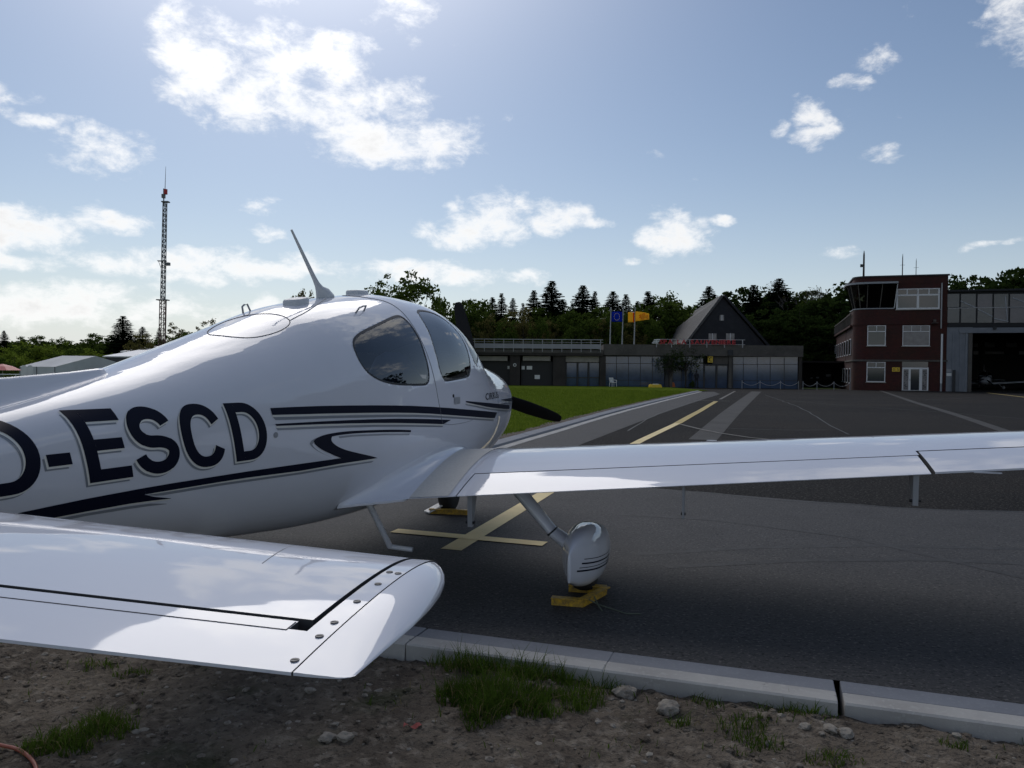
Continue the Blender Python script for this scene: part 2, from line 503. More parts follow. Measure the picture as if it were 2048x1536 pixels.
# ================================================================== AIRCRAFT
# local frame: x = right, y = forward, z = up; origin on the ground below the nose wheel
FUS=[
( .80,1.30, .84,.300,1.08,2.1,2.2),
( .76,1.34, .77,.370,1.07,2.1,2.3),
( .66,1.385,.70,.445,1.06,2.1,2.5),
( .45,1.42, .62,.500,1.05,2.1,2.6),
( .10,1.455,.55,.550,1.04,2.15,2.7),
(-.20,1.475,.50,.585,1.04,2.15,2.7),
(-.42,1.50,.475,.608,1.04,2.2,2.7),
(-.60,1.575,.46,.622,1.04,2.25,2.7),
(-.85,1.755,.45,.635,1.05,2.5,2.7),
(-1.15,1.865,.44,.643,1.06,2.6,2.7),
(-1.5,1.915,.435,.647,1.07,2.5,2.7),
(-1.9,1.92,.43,.645,1.08,2.3,2.7),
(-2.3,1.875,.435,.630,1.08,2.25,2.7),
(-2.7,1.815,.44,.595,1.09,2.2,2.6),
(-3.1,1.74,.46,.540,1.09,2.2,2.5),
(-3.5,1.625,.50,.475,1.08,2.15,2.4),
(-3.9,1.505,.55,.405,1.07,2.25,2.3),
(-4.3,1.385,.615,.335,1.05,2.5,2.25),
(-4.7,1.29,.69,.268,1.04,2.7,2.2),
(-5.1,1.22,.76,.212,1.03,2.7,2.1),
(-5.6,1.18,.84,.170,1.02,2.0,2.0),
(-6.1,1.13,.91,.115,1.02,2.0,2.0),
(-6.6,1.07,.96,.050,1.02,2.0,2.0)]
_T=np.array(FUS)[::-1]
def _pchip(x,y,q):
    h=np.diff(x); d=np.diff(y)/h; m=np.zeros(len(x))
    for i in range(1,len(x)-1):
        if d[i-1]*d[i]>0:
            w1=2*h[i]+h[i-1]; w2=h[i]+2*h[i-1]; m[i]=(w1+w2)/(w1/d[i-1]+w2/d[i])
    m[0]=d[0]; m[-1]=d[-1]
    i=np.clip(np.searchsorted(x,q)-1,0,len(x)-2); t=(q-x[i])/h[i]
    return ((1+2*t)*(1-t)**2)*y[i]+t*(1-t)**2*h[i]*m[i]+t*t*(3-2*t)*y[i+1]+t*t*(t-1)*h[i]*m[i+1]
_QA = np.linspace(-6.6, .8, 1481)
_kern = np.exp(-0.5 * (np.arange(-60, 61) * .005 / .085) ** 2); _kern /= _kern.sum()
_TAB = []
for _k in range(1, 7):
    _y = _pchip(_T[:, 0], _T[:, _k], _QA)
    _p = np.concatenate([2 * _y[0] - _y[60:0:-1], _y, 2 * _y[-1] - _y[-2:-62:-1]])
    _s = np.convolve(_p, _kern, 'valid')
    _wt = np.clip((.55 - _QA) / .3, 0, 1)
    _TAB.append(_s * _wt + _y * (1 - _wt))
def fus_par(a):
    a = np.asarray(a, float)
    return [np.interp(a, _QA, c) for c in _TAB]
def fus_pt(a,th):
    zt,zb,w,zm,nu,nl=fus_par(a)
    c,s=np.cos(th),np.sin(th)
    n=np.where(s>=0,nu,nl)
    x=w*np.sign(c)*np.abs(c)**(2/n)
    z=zm+np.where(s>=0,(zt-zm),(zm-zb))*np.sign(s)*np.abs(s)**(2/n)
    return x,z
def fus_side(a,z):
    up=z>=zm
    n=np.where(up,nu,nl); h=np.where(up,zt-zm,zm-zb)
    r=np.clip(np.abs(z-zm)/h,0,1)
    return w*(1-r**n)**(1/n)
_T=np.array(FUS)[::-1]
def _pchip(x,y,q):
    h=np.diff(x); d=np.diff(y)/h; m=np.zeros(len(x))
    for i in range(1,len(x)-1):
        if d[i-1]*d[i]>0:
            w1=2*h[i]+h[i-1]; w2=h[i]+2*h[i-1]; m[i]=(w1+w2)/(w1/d[i-1]+w2/d[i])
    m[0]=d[0]; m[-1]=d[-1]
    i=np.clip(np.searchsorted(x,q)-1,0,len(x)-2); t=(q-x[i])/h[i]
    return ((1+2*t)*(1-t)**2)*y[i]+t*(1-t)**2*h[i]*m[i]+t*t*(3-2*t)*y[i+1]+t*t*(t-1)*h[i]*m[i+1]
_QA = np.linspace(-6.6, .8, 1481)
_kern = np.exp(-0.5 * (np.arange(-60, 61) * .005 / .085) ** 2); _kern /= _kern.sum()
_TAB = []
for _k in range(1, 7):
    _y = _pchip(_T[:, 0], _T[:, _k], _QA)
    _p = np.concatenate([2 * _y[0] - _y[60:0:-1], _y, 2 * _y[-1] - _y[-2:-62:-1]])
    _s = np.convolve(_p, _kern, 'valid')
    _wt = np.clip((.55 - _QA) / .3, 0, 1)
    _TAB.append(_s * _wt + _y * (1 - _wt))
def fus_par(a):
    a = np.asarray(a, float)
    return [np.interp(a, _QA, c) for c in _TAB]
def fus_pt(a,th):
    zt,zb,w,zm,nu,nl=fus_par(a)
    c,s=np.cos(th),np.sin(th)
    n=np.where(s>=0,nu,nl)
    x=w*np.sign(c)*np.abs(c)**(2/n)
    z=zm+np.where(s>=0,(zt-zm),(zm-zb))*np.sign(s)*np.abs(s)**(2/n)
    return x,z
def fus_side(a,z):
    zt,zb,w,zm,nu,nl=fus_par(a)
    up=z>=zm
    n=np.where(up,nu,nl); h=np.where(up,zt-zm,zm-zb)
    r=np.clip(np.abs(z-zm)/h,0,1)
    return w*(1-r**n)**(1/n)
def fus_theta(s, a, z):
    zt, zb, w, zm, nu, nl = [float(v) for v in fus_par(a)]
    n = nu if z >= zm else nl
    h = (zt - zm) if z >= zm else (zm - zb)
    c = (min(1, abs(s) / w)) ** (n / 2) * (1 if s >= 0 else -1)
    q = (min(1, abs(z - zm) / h)) ** (n / 2) * (1 if z >= zm else -1)
    return math.atan2(q, c)


def fus_normal(a, th):
    e = 1e-3
    def P(aa, tt):
        x, z = fus_pt(np.array(aa), np.array(tt)); return np.array([float(x), aa, float(z)])
    n = np.cross(P(a + e, th) - P(a - e, th), P(a, th + e) - P(a, th - e))
    n /= np.linalg.norm(n) + 1e-12
    p = P(a, th)
    if n[0] * p[0] + n[2] * (p[2] - 1.05) < 0:
        n = -n
    return p, n


def resample(pts, n):
    pts = np.array(pts, float)
    d = np.r_[0, np.cumsum(np.linalg.norm(np.diff(pts, axis=0), axis=1))]
    t = np.linspace(0, d[-1], n)
    return np.c_[tuple(np.interp(t, d, pts[:, k]) for k in range(pts.shape[1]))]


def smooth_poly(pts, it=2, closed=False):
    pts = [np.array(p, float) for p in pts]
    for _ in range(it):
        out = [] if closed else [pts[0]]
        rng = range(len(pts)) if closed else range(len(pts) - 1)
        for i in rng:
            p, q = pts[i], pts[(i + 1) % len(pts)]
            out += [p * .75 + q * .25, p * .25 + q * .75]
        if not closed:
            out.append(pts[-1])
        pts = out
    return np.array(pts)


def inside(poly, x, y):
    x, y = np.asarray(x), np.asarray(y)
    r = np.zeros(x.shape, bool); n = len(poly)
    for i in range(n):
        x0, y0 = poly[i]; x1, y1 = poly[(i + 1) % n]
        c = ((y0 > y) != (y1 > y)) & (x < (x1 - x0) * (y - y0) / (y1 - y0 + 1e-12) + x0)
        r ^= c
    return r


PSI = math.radians(14.5)
AC_LOC = (-.60, 7.5, 0.0)
aircraft = empty('light_aircraft', AC_LOC, -PSI)
tag(aircraft, 'white single-engine low-wing light aircraft with dark blue stripes parked on the apron', 'aircraft')

REAR_WIN = [(-2.998, 1.528), (-2.953, 1.562), (-2.842, 1.602), (-2.606, 1.66), (-2.343, 1.723), (-2.224, 1.744), (-2.182, 1.724), (-2.173, 1.674),
            (-2.172, 1.592), (-2.185, 1.492), (-2.189, 1.398), (-2.209, 1.317), (-2.254, 1.286), (-2.313, 1.28), (-2.575, 1.285), (-2.735, 1.294),
            (-2.864, 1.316), (-2.947, 1.346), (-3.001, 1.389), (-3.023, 1.442), (-3.019, 1.495)]
DOOR_WIN = [(-1.863, 1.799), (-1.726, 1.816), (-1.55, 1.812), (-1.44, 1.785), (-1.36, 1.742), (-1.30, 1.68), (-1.268, 1.60), (-1.275, 1.495), (-1.315, 1.386),
            (-1.372, 1.336), (-1.425, 1.326), (-1.697, 1.311), (-1.9, 1.301), (-1.952, 1.307), (-1.986, 1.334), (-2.007, 1.411), (-1.997, 1.534),
            (-1.951, 1.653), (-1.926, 1.734)]
REAR_WIN = smooth_poly(REAR_WIN, 2, True); DOOR_WIN = smooth_poly(DOOR_WIN, 2, True)


def shield_rear(z):
    return np.interp(z, [1.38, 1.44, 1.5, 1.6, 1.7, 1.8, 1.86, 1.92], [-1.06, -1.16, -1.195, -1.21, -1.235, -1.29, -1.34, -1.37])


def shield_base(s):
    return np.interp(np.abs(s), [0, .2, .35, .45, .52, .57, .61], [-.46, -.49, -.57, -.68, -.82, -.95, -1.10])


def make_fuselage():
    A = np.concatenate([np.linspace(.80, .60, 14), np.linspace(.58, -.30, 44), np.linspace(-.311, -3.10, 250), np.linspace(-3.13, -6.6, 100)])
    K = 320
    TH = np.linspace(-math.pi, math.pi, K, endpoint=False)
    AA, TT = np.meshgrid(A, TH, indexing='ij')
    X, Z = fus_pt(AA.ravel(), TT.ravel())
    X, Z = X.reshape(AA.shape), Z.reshape(AA.shape)
    V = np.stack([X, AA, Z], -1).reshape(-1, 3)
    n = len(A)
    idx = np.arange(n * K).reshape(n, K)
    jn = np.roll(idx, -1, 1)
    quads = np.stack([idx[:-1], jn[:-1], jn[1:], idx[1:]], -1).reshape(-1, 4)
    ctr = V[quads].mean(1)
    up = ctr[:, 2] > 1.25
    masks = {}
    for side, sg in (('right', 1), ('left', -1)):
        on = up & (ctr[:, 0] * sg > .05)
        masks['rear_window', side] = on & inside(REAR_WIN, ctr[:, 1], ctr[:, 2])
        masks['door_window', side] = on & inside(DOOR_WIN, ctr[:, 1], ctr[:, 2])
    masks['windshield', ''] = (ctr[:, 2] > 1.375) & (ctr[:, 1] > shield_rear(ctr[:, 2])) & (ctr[:, 1] < shield_base(ctr[:, 0]))
    anym = np.zeros(len(quads), bool)
    for m in masks.values():
        anym |= m

    def sub(sel, name, mats, caps=False):
        q = quads[sel]; u, inv = np.unique(q, return_inverse=True)
        me = MB(); me.add(V[u], [tuple(r) for r in inv.reshape(q.shape)])
        if caps:
            me.f.append(tuple(np.searchsorted(u, idx[0])[::-1])); me.m.append(0)
            me.f.append(tuple(np.searchsorted(u, idx[-1]))); me.m.append(0)
        return me.build(name, mats, aircraft, smooth=True)
    fus = sub(~anym, 'fuselage', [MT['paint'], MT['cabin']], caps=True)
    so = fus.modifiers.new('skin', 'SOLIDIFY'); so.thickness = .018; so.offset = -1 if False else -1
    so.material_offset = 1; so.material_offset_rim = 1; so.use_rim = True
    # the loft runs so that face normals point outwards
    for (nm, side), m in masks.items():
        sub(m, nm, MT['shield'] if nm == 'windshield' else MT['glass'])
    return fus


fuselage = make_fuselage()
# make sure the skin faces outward
def outward(o, cx=(0, 1.05)):
    me = o.data
    s = 0.0
    for p in list(me.polygons)[:: max(1, len(me.polygons) // 400)]:
        c, n = p.center, p.normal
        s += n.x * (c.x - cx[0]) + n.z * (c.z - cx[1])
    if s < 0:
        me.flip_normals()


for o in aircraft.children:
    outward(o)


def surf(a, z, off, side=1):
    s = float(fus_side(np.array(a), np.array(z)))
    th = fus_theta(side * s, a, z)
    p, n = fus_normal(a, th)
    return p + n * off


def ribbon(name, e1, e2, m, off, n=40, k=3, parent=None, smooth=0, fn=surf):
    if smooth:
        e1, e2 = smooth_poly(e1, smooth), smooth_poly(e2, smooth)
    e1, e2 = resample(e1, n), resample(e2, n)
    G = [[fn(*(p * (1 - t) + q * t), off) for t in np.linspace(0, 1, k)] for p, q in zip(e1, e2)]
    b = MB(); b.grid(G)
    o = b.build(name, m, parent if parent is not None else aircraft, smooth=True)
    return o


def window_seal(poly, side, w=.0125):
    P = resample(np.vstack([poly, poly[:1]]), 120)[:-1]
    c = P.mean(0)
    rows = []
    for i, p in enumerate(P):
        t = P[(i + 1) % len(P)] - P[i - 1]; t /= np.linalg.norm(t)
        nrm = np.array([t[1], -t[0]])
        if nrm @ (p - c) < 0:
            nrm = -nrm
        rows.append([surf(*(p + nrm * d), .0022, side) for d in (-w * .55, w * .45)])
    rows.append(rows[0])
    b = MB(); b.grid(rows)
    return b.build('window_seal', MT['seal'], aircraft, smooth=True)


for side in (1, -1):
    window_seal(REAR_WIN, side); window_seal(DOOR_WIN, side)

# windshield rim
def shield_rim():
    loop = []
    for z in np.linspace(1.40, 1.90, 30):
        a = float(shield_rear(z)); zt = float(fus_par(a)[0])
        if z < zt - .004:
            loop.append((a, z))
    b = MB()
    for sg in (1, -1):
        rows = [[surf(a - .012, z, .0022, sg), surf(a + .012, z, .0022, sg)] for a, z in loop]
        b.grid(rows)
        rows = []
        for s in np.linspace(.02, .60, 40):
            a = float(shield_base(s))
            zt, zb, w, zm, nu, nl = [float(v) for v in fus_par(a)]
            th = math.atan2((1 - min(1, s / w) ** nu) ** .5, min(1, s / w) ** (nu / 2))
            if sg < 0:
                th = math.pi - th
            r = []
            for d in (-.012, .014):
                p, nn = fus_normal(a + d, th); r.append(p + nn * .0022)
            rows.append(r)
        b.grid(rows)
    return b.build('windshield_rim', MT['seamlight'], aircraft, smooth=True)


shield_rim()


def seam3d(name, pts, m, r=.0032, closed=False, n=80):
    q = []
    for (s, a, z) in pts:
        q.append((a, fus_theta(s, a, z)))
    q = smooth_poly(q, 2, closed)
    if closed:
        q = np.vstack([q, q[:1]])
    q = resample(q, n)
    b = MB(); P = []
    for a, th in q:
        p, nn = fus_normal(a, th); P.append(p + nn * .0005)
    b.tube(P, r, 5, caps=not closed)
    return b.build(name, m, aircraft, smooth=True)


DOOR_SEAM = [(0.02, -2.30, 1.872), (0.183, -2.248, 1.86), (0.229, -2.169, 1.857), (0.282, -2.131, 1.84), (0.361, -2.123, 1.792), (0.454, -2.148, 1.701), (0.533, -2.157, 1.58),
             (0.578, -2.15, 1.48), (0.614, -2.135, 1.354), (0.636, -2.101, 1.195), (0.641, -2.057, 1.097), (0.642, -2.009, 1.004)]
seam3d('door_seam', DOOR_SEAM, MT['seamlight'], .003)
seam3d('door_seam', [(0.642, -2.009, 1.004), (0.643, -1.845, 0.983), (0.646, -1.552, 0.978), (0.645, -1.292, 0.986), (0.643, -1.136, 1.035)], MT['seamlight'], .002)
seam3d('cowl_seam', [(.42, -.45, 1.36), (.52, -.45, 1.26), (.59, -.45, 1.1), (.60, -.45, .9)], MT['seamlight'], .0016)
HATCH = [(0.004, -3.76, 1.548), (-0.087, -3.508, 1.622), (-0.052, -3.375, 1.663), (0.039, -3.303, 1.684), (0.137, -3.273, 1.678), (0.209, -3.287, 1.648),
         (0.238, -3.354, 1.611), (0.24, -3.476, 1.569), (0.215, -3.625, 1.536), (0.172, -3.708, 1.531), (0.097, -3.754, 1.54)]
seam3d('parachute_hatch_seam', HATCH, MT['seam'], .0026, True, 120)
seam3d('strap_seam', [(0.209, -3.287, 1.648), (0.199, -3.084, 1.71), (0.134, -2.825, 1.781), (.06, -2.60, 1.83)], MT['seamlight'], .003)

# ---- stripes on the right-hand side: dark band, cream hairline, grey drop shadow
def stripe(name, t, b, gt=None, gb=None, sm=1, n=60):
    o = ribbon(name, t, b, MT['navy'], .0026, n=n, smooth=sm)
    if gt:
        ribbon('stripe_shadow', gt, gb, MT['dgrey'], .0012, n=n, parent=o, smooth=sm)
    # cream hairline along the lower edge
    lo = [(a - .0, z - .002) for a, z in b]
    lo2 = [(a - .0, z - .010) for a, z in b]
    ribbon('stripe_outline', lo, lo2, MT['dwhite'], .0018, n=n, parent=o, smooth=sm, k=2)
    return o


stripe('stripe', [(-3.813, 1.194), (-3.592, 1.192), (-3.319, 1.186), (-2.82, 1.167), (-2.379, 1.143), (-1.75, 1.097), (-0.813, 1.025), (-0.504, 1.001)],
       [(-3.806, 1.161), (-3.598, 1.154), (-3.324, 1.145), (-2.823, 1.124), (-2.38, 1.098), (-1.749, 1.047), (-0.808, 0.97), (-0.60, 0.957)],
       [(-3.801, 1.150), (-3.601, 1.142), (-3.326, 1.133), (-2.617, 1.102), (-2.096, 1.067), (-0.642, 0.95)],
       [(-3.786, 1.135), (-3.601, 1.128), (-3.326, 1.119), (-2.617, 1.087), (-2.096, 1.051), (-0.638, 0.933)])
stripe('stripe', [(-3.791, 1.117), (-3.326, 1.106), (-2.824, 1.087), (-2.379, 1.06), (-1.842, 1.02)],
       [(-3.782, 1.107), (-3.326, 1.090), (-2.824, 1.063), (-2.377, 1.030), (-1.998, 1.0)],
       [(-3.784, 1.096), (-3.325, 1.078), (-2.822, 1.052), (-1.996, 0.989)],
       [(-3.773, 1.085), (-3.325, 1.066), (-2.823, 1.04), (-2.01, 0.98)])
stripe('stripe', [(-1.511, 1.142), (-1.191, 1.122), (-0.814, 1.097), (-0.287, 1.064), (0.251, 1.03)],
       [(-1.491, 1.131), (-1.191, 1.1), (-0.814, 1.061), (-0.288, 1.023), (0.23, 0.993)],
       [(-1.524, 1.12), (-1.191, 1.089), (-0.815, 1.051), (-0.286, 1.012), (0.132, 0.986)],
       [(-1.502, 1.111), (-1.191, 1.078), (-0.813, 1.039), (-0.284, 0.999), (0.13, 0.975)])
stripe('stripe', [(-0.266, 1.105), (0.053, 1.102), (0.474, 1.092)], [(-0.25, 1.098), (0.034, 1.078), (0.44, 1.058)],
       [(-0.30, 1.075), (0.05, 1.062), (.40, 1.045)], [(-.28, 1.066), (.05, 1.05), (.40, 1.034)])
CUR_O = [(-2.523, 0.997), (-2.721, 1.015), (-3.005, 1.032), (-3.25, 1.043), (-3.412, 1.039), (-3.488, 1.025), (-3.512, 1.009), (-3.492, 0.99), (-3.432, 0.957), (-3.326, 0.919), (-3.262, 0.897)]
CUR_I = [(-2.521, 0.984), (-2.821, 1.007), (-3.171, 1.026), (-3.354, 1.025), (-3.404, 1.015), (-3.411, 1.005), (-3.379, 0.984), (-3.287, 0.953), (-3.124, 0.913), (-2.944, 0.873), (-2.899, 0.860)]
curve = ribbon('curved_stripe', CUR_O, CUR_I, MT['navy'], .0026, n=70, k=4, smooth=2)
ribbon('stripe_shadow', [(a - .008, z - .013) for a, z in CUR_O[:-1]], [(a - .03, z - .006) for a, z in CUR_O[:-1]], MT['dgrey'], .0012, n=60, parent=curve, smooth=2)
ribbon('stripe_shadow', [(-2.533, 0.976), (-2.819, 0.998), (-3.171, 1.018), (-3.30, 1.019)], [(-2.542, 0.966), (-2.819, 0.988), (-3.169, 1.007), (-3.29, 1.008)], MT['dgrey'], .0012, parent=curve)
LT = [(-2.899, .8605), (-3.262, .897), (-3.595, 0.903), (-3.944, .908), (-4.13, 0.909), (-4.369, 0.91), (-4.512, 0.909), (-4.764, 0.904), (-5.053, 0.892), (-5.30, 0.884)]
LB = [(-2.899, .8595), (-3.261, .866), (-3.584, 0.866), (-3.94, .878), (-4.121, 0.88), (-4.36, 0.881), (-4.50, 0.882), (-4.764, .855), (-4.91, 0.852), (-5.25, .850)]
ls = ribbon('long_stripe', LT[:7], LB[:7], MT['navy'], .0027, n=60, k=3)
ribbon('long_stripe', [(-4.367, .8455), (-4.456, .865), (-4.504, .8815), (-4.764, .904), (-5.053, .892), (-5.30, .884)],
       [(-4.367, .844), (-4.461, .85), (-4.561, .854), (-4.747, .854), (-4.91, .852), (-5.25, .850)], MT['navy'], .0027, n=50, k=3)
ribbon('long_stripe', [(-4.50, .8815), (-4.512, .909), (-4.764, .904)], [(-4.50, .8815), (-4.60, .87), (-4.764, .88)], MT['navy'], .0027, n=20, k=3)
ribbon('stripe_shadow', [(-2.93, .846), (-3.25, .856), (-3.582, 0.858), (-4.119, 0.873), (-4.433, 0.878), (-4.49, 0.877)],
       [(-2.95, .838), (-3.25, .845), (-3.578, 0.847), (-4.115, 0.862), (-4.428, 0.864), (-4.474, 0.873)], MT['dgrey'], .0012, n=50, parent=ls)
ribbon('stripe_outline', [(-2.92, .858), (-3.261, .867), (-3.584, 0.867), (-4.121, 0.881), (-4.47, 0.883)],
       [(-2.93, .851), (-3.25, .858), (-3.584, 0.859), (-4.121, 0.874), (-4.47, 0.877)], MT['dwhite'], .0019, n=50, parent=ls, k=2)
ribbon('stripe_shadow', [(-4.379, 0.824), (-4.461, 0.838), (-4.557, 0.843), (-4.743, 0.846), (-4.89, 0.844), (-5.2, .842)],
       [(-4.379, 0.822), (-4.456, 0.827), (-4.552, 0.831), (-4.738, 0.835), (-4.846, 0.832), (-5.2, .83)], MT['dgrey'], .0012, n=40, parent=ls)
ribbon('stripe_outline', [(-4.372, .845), (-4.561, .855), (-4.747, .856), (-5.2, .853)], [(-4.372, .840), (-4.561, .848), (-4.747, .849), (-5.2, .846)], MT['dwhite'], .0019, n=40, parent=ls, k=2)

# ---- registration letters
LH, LZ, LT_ = .266, .961, .052


def letter_strokes(ch, a0, w):
    """list of (edge1, edge2) pairs in (a, z)"""
    h, t = LH, LT_
    P = lambda u, v: (a0 + u - .235 * v, LZ + v)            # letters lean back a little
    if ch == 'E':
        return [([P(0, 0), P(0, h)], [P(t, 0), P(t, h)]),
                ([P(t, h), P(w, h)], [P(t, h - .044), P(w, h - .044)]),
                ([P(t, .158), P(w * .9, .158)], [P(t, .116), P(w * .9, .116)]),
                ([P(t, .046), P(w * .98, .046)], [P(t, 0), P(w * .98, 0)])]
    if ch == '-':
        return [([P(0, .121), P(w, .121)], [P(0, .078), P(w, .078)])]
    if ch == 'D':
        o = [P(t, h), P(.09, h)] + [P(.09 + (w - .09) * math.sin(x) ** .9, h / 2 + h / 2 * (math.cos(x))) for x in np.linspace(.15, math.pi - .15, 24)] + [P(.09, 0), P(t, 0)]
        hi = h - 2 * .043
        i = [P(t, h - .043), P(.085, h - .043)] + [P(.085 + (w - .085 - t) * math.sin(x) ** .9, h / 2 + hi / 2 * math.cos(x)) for x in np.linspace(.15, math.pi - .15, 24)] + [P(.085, .043), P(t, .043)]
        return [([P(0, 0), P(0, h)], [P(t, 0), P(t, h)]), (o, i)]
    if ch == 'C':
        se = lambda x, rx, ry: (w / 2 + rx * math.copysign(abs(math.cos(x)) ** .85, math.cos(x)), h / 2 + ry * math.copysign(abs(math.sin(x)) ** .85, math.sin(x)))
        A = np.linspace(math.radians(26), math.radians(334), 46)
        return [([P(*se(x, w / 2, h / 2 + .004)) for x in A], [P(*se(x, w / 2 - t, h / 2 - .042)) for x in A])]
    if ch == 'S':
        rx, r1, r2 = w / 2 - t / 2, .0575, .0655
        c = []
        for x in np.linspace(math.radians(12), math.radians(270), 30):
            c.append((w / 2 - .004 + (rx - .008) * math.cos(x), h - .022 - r1 + r1 * math.sin(x)))
        for x in np.linspace(math.radians(90), math.radians(-168), 32)[1:]:
            c.append((w / 2 + rx * math.cos(x), .022 + r2 + (r2 if math.sin(x) < 0 else (h - .044 - 2 * r1 - r2)) * math.sin(x)))
        c = np.array(smooth_poly(c, 2)); o, i = [], []
        for k in range(len(c)):
            d = c[min(k + 1, len(c) - 1)] - c[max(k - 1, 0)]; d /= np.linalg.norm(d)
            nn = np.array([-d[1], d[0]]) * t / 2 * (1 if abs(d[1]) > .5 else .95)
            o.append(P(*(c[k] + nn))); i.append(P(*(c[k] - nn)))
        return [(o, i)]


def letter(ch, a0, w):
    st = letter_strokes(ch, a0, w)

    def layer(name, m, off, da, dz, parent, grow=0.0):
        b = MB()
        for e1, e2 in st:
            e1, e2 = np.array(e1, float), np.array(e2, float)
            if grow:
                d = e1 - e2; d /= np.linalg.norm(d, axis=1)[:, None] + 1e-9
                e1, e2 = e1 + d * grow, e2 - d * grow
                t0 = e1[0] - e1[1]; t0 /= np.linalg.norm(t0) + 1e-9; t1 = e1[-1] - e1[-2]; t1 /= np.linalg.norm(t1) + 1e-9
                e1[0] += t0 * grow; e2[0] += t0 * grow; e1[-1] += t1 * grow; e2[-1] += t1 * grow
            n = max(12, len(e1))
            e1, e2 = (e1, e2) if len(e1) > 12 else (resample(e1, 12), resample(e2, 12))
            b.grid([[surf(*(p * (1 - t) + q * t + np.array([da, dz])), off) for t in (0, .5, 1)] for p, q in zip(e1, e2)])
        return b.build(name, m, parent, smooth=True)
    o = layer('registration_letter', MT['navy'], .0032, 0, 0, aircraft)
    layer('letter_outline', MT['dwhite'], .0022, -.005, -.006, o, .0018)
    layer('letter_shadow', MT['dgrey'], .0012, -.013, -.014, o)
    return o


for ch, a0, w in (('D', -5.137, .215), ('-', -4.901, .090), ('E', -4.756, .188), ('S', -4.551, .215), ('C', -4.309, .226), ('D', -4.034, .214)):
    letter(ch, a0, w)


V, Fc = text_mesh('CIRRUS', .078, 1.1, .0012)
wd = V[:, 0].max()
b = MB(); b.add([surf(-.945 + x / wd * .56, 1.128 + y + (.008 if x > wd * .18 else 0) * 0, .0022) for x, y, z in V], Fc)
b.build('maker_lettering', MT['navy'], aircraft)

# ---- small things on the skin
b = MB(); b.tube([surf(-3.787, 1.064, 0), surf(-3.787, 1.064, .004)], .014, 12); b.build('static_port', MT['greymetal'], aircraft)
b = MB()
b.grid([[surf(a, z, .004) for z in np.linspace(1.128, 1.178, 4)] for a in np.linspace(-1.775, -1.645, 8)])
dh = b.build('door_handle', MT['greymetal'], aircraft, smooth=True)
b = MB(); b.tube([surf(-1.79, 1.19, 0), surf(-1.79, 1.19, .006)], .012, 10); b.build('door_lock', MT['black'], aircraft)
for pts in ([(0.314, -2.70), (0.314, -2.585)], [(-0.138, -3.21), (-0.138, -3.14)]):
    (s0, a0), (s1, a1) = pts
    q = []
    for s_, a_, hh in ((s0, a0, 0), (s0, a0 + .012, .035), (s0, (a0 + a1) / 2, .042), (s1, a1 - .006, .04), (s1, a1, 0)):
        zt, zb, w, zm, nu, nl = [float(v) for v in fus_par(a_)]
        z_ = zm + (zt - zm) * (1 - (abs(s_) / w) ** nu) ** (1 / nu)
        p, nn = fus_normal(a_, fus_theta(s_, a_, z_)); q.append(p + nn * hh)
    b = MB(); b.tube(q, .0055, 7); b.build('grab_handle', MT['greymetal'], aircraft, smooth=True)
# whip antenna with flared foot
b = MB()
base, tip = np.array([0, -2.53, 1.845]), np.array([0, -2.925, 2.212])
P = [base + (tip - base) * t for t in (0, .06, .12, .2, .3, .6, 1)]
P[0] = np.array([0, -2.50, 1.825]); P[1] = np.array([0, -2.535, 1.865])
b.tube(P, [.062, .045, .026, .017, .013, .010, .006], 10, flat=((1, 0, 0), 1.3))
b.build('whip_antenna', MT['antenna'], aircraft, smooth=True)


def puck(name, a, s, la, ls, h):
    zt, zb, w, zm, nu, nl = [float(v) for v in fus_par(a)]
    z = zm + (zt - zm) * (1 - (abs(s) / w) ** nu) ** (1 / nu)
    sl = (float(fus_par(a + .05)[0]) - float(fus_par(a - .05)[0])) / .1
    rings = []
    for hh, k in ((-.02, 1), (h * .6, 1), (h * .9, .93), (h, .8)):
        r = []
        for j in range(20):
            t = 2 * math.pi * j / 20
            c, sn = math.cos(t), math.sin(t)
            x = s + ls * k * math.copysign(abs(sn) ** .5, sn); y = la * k * math.copysign(abs(c) ** .5, c)
            r.append((x, a + y, z + hh + sl * y))
        rings.append(r)
    b = MB(); b.rings(rings)
    return b.build(name, MT['antenna'], aircraft, smooth=True, angle=40)


puck('antenna_puck', -2.955, .05, .085, .055, .032)
puck('antenna_puck', -1.99, -.02, .105, .055, .03)

# ---- cabin: floor, seats, glare shield
b = MB(); b.box((-.36, -2.6, .62), (.36, -.5, .66)); b.build('cabin_floor', MT['cabin'], aircraft)
b = MB(); b.grid([[(s, a, 1.33 - .12 * abs(s)) for s in np.linspace(-.5, .5, 9)] for a in np.linspace(-1.25, -.55, 4)]); b.build('glare_shield', MT['black'], aircraft, smooth=True)


def cabin_seat(sx, ay, zt):
    t = empty('cabin_seat'); t.parent = aircraft
    rings = []
    for z, w, d, y in ((.78, .22, .06, .10), (.95, .23, .06, .06), (1.15, .24, .06, .0), (1.3, .225, .055, -.05), (zt - .12, .17, .05, -.08), (zt - .04, .12, .045, -.10), (zt, .05, .03, -.10)):
        rings.append([(sx + w * math.copysign(abs(math.cos(q)) ** .6, math.cos(q)), ay + y + d * math.sin(q), z) for q in np.linspace(0, 2 * math.pi, 20, endpoint=False)])
    b = MB(); b.rings(rings); b.build('seat_back', MT['seat'], t, smooth=True)
    b = MB(); b.box((sx - .23, ay, .74), (sx + .23, ay + .48, .90)); b.build('seat_cushion', MT['seat'], t)


for sx in (.29, -.29):
    cabin_seat(sx, -1.98, 1.50); cabin_seat(sx, -2.85, 1.46)

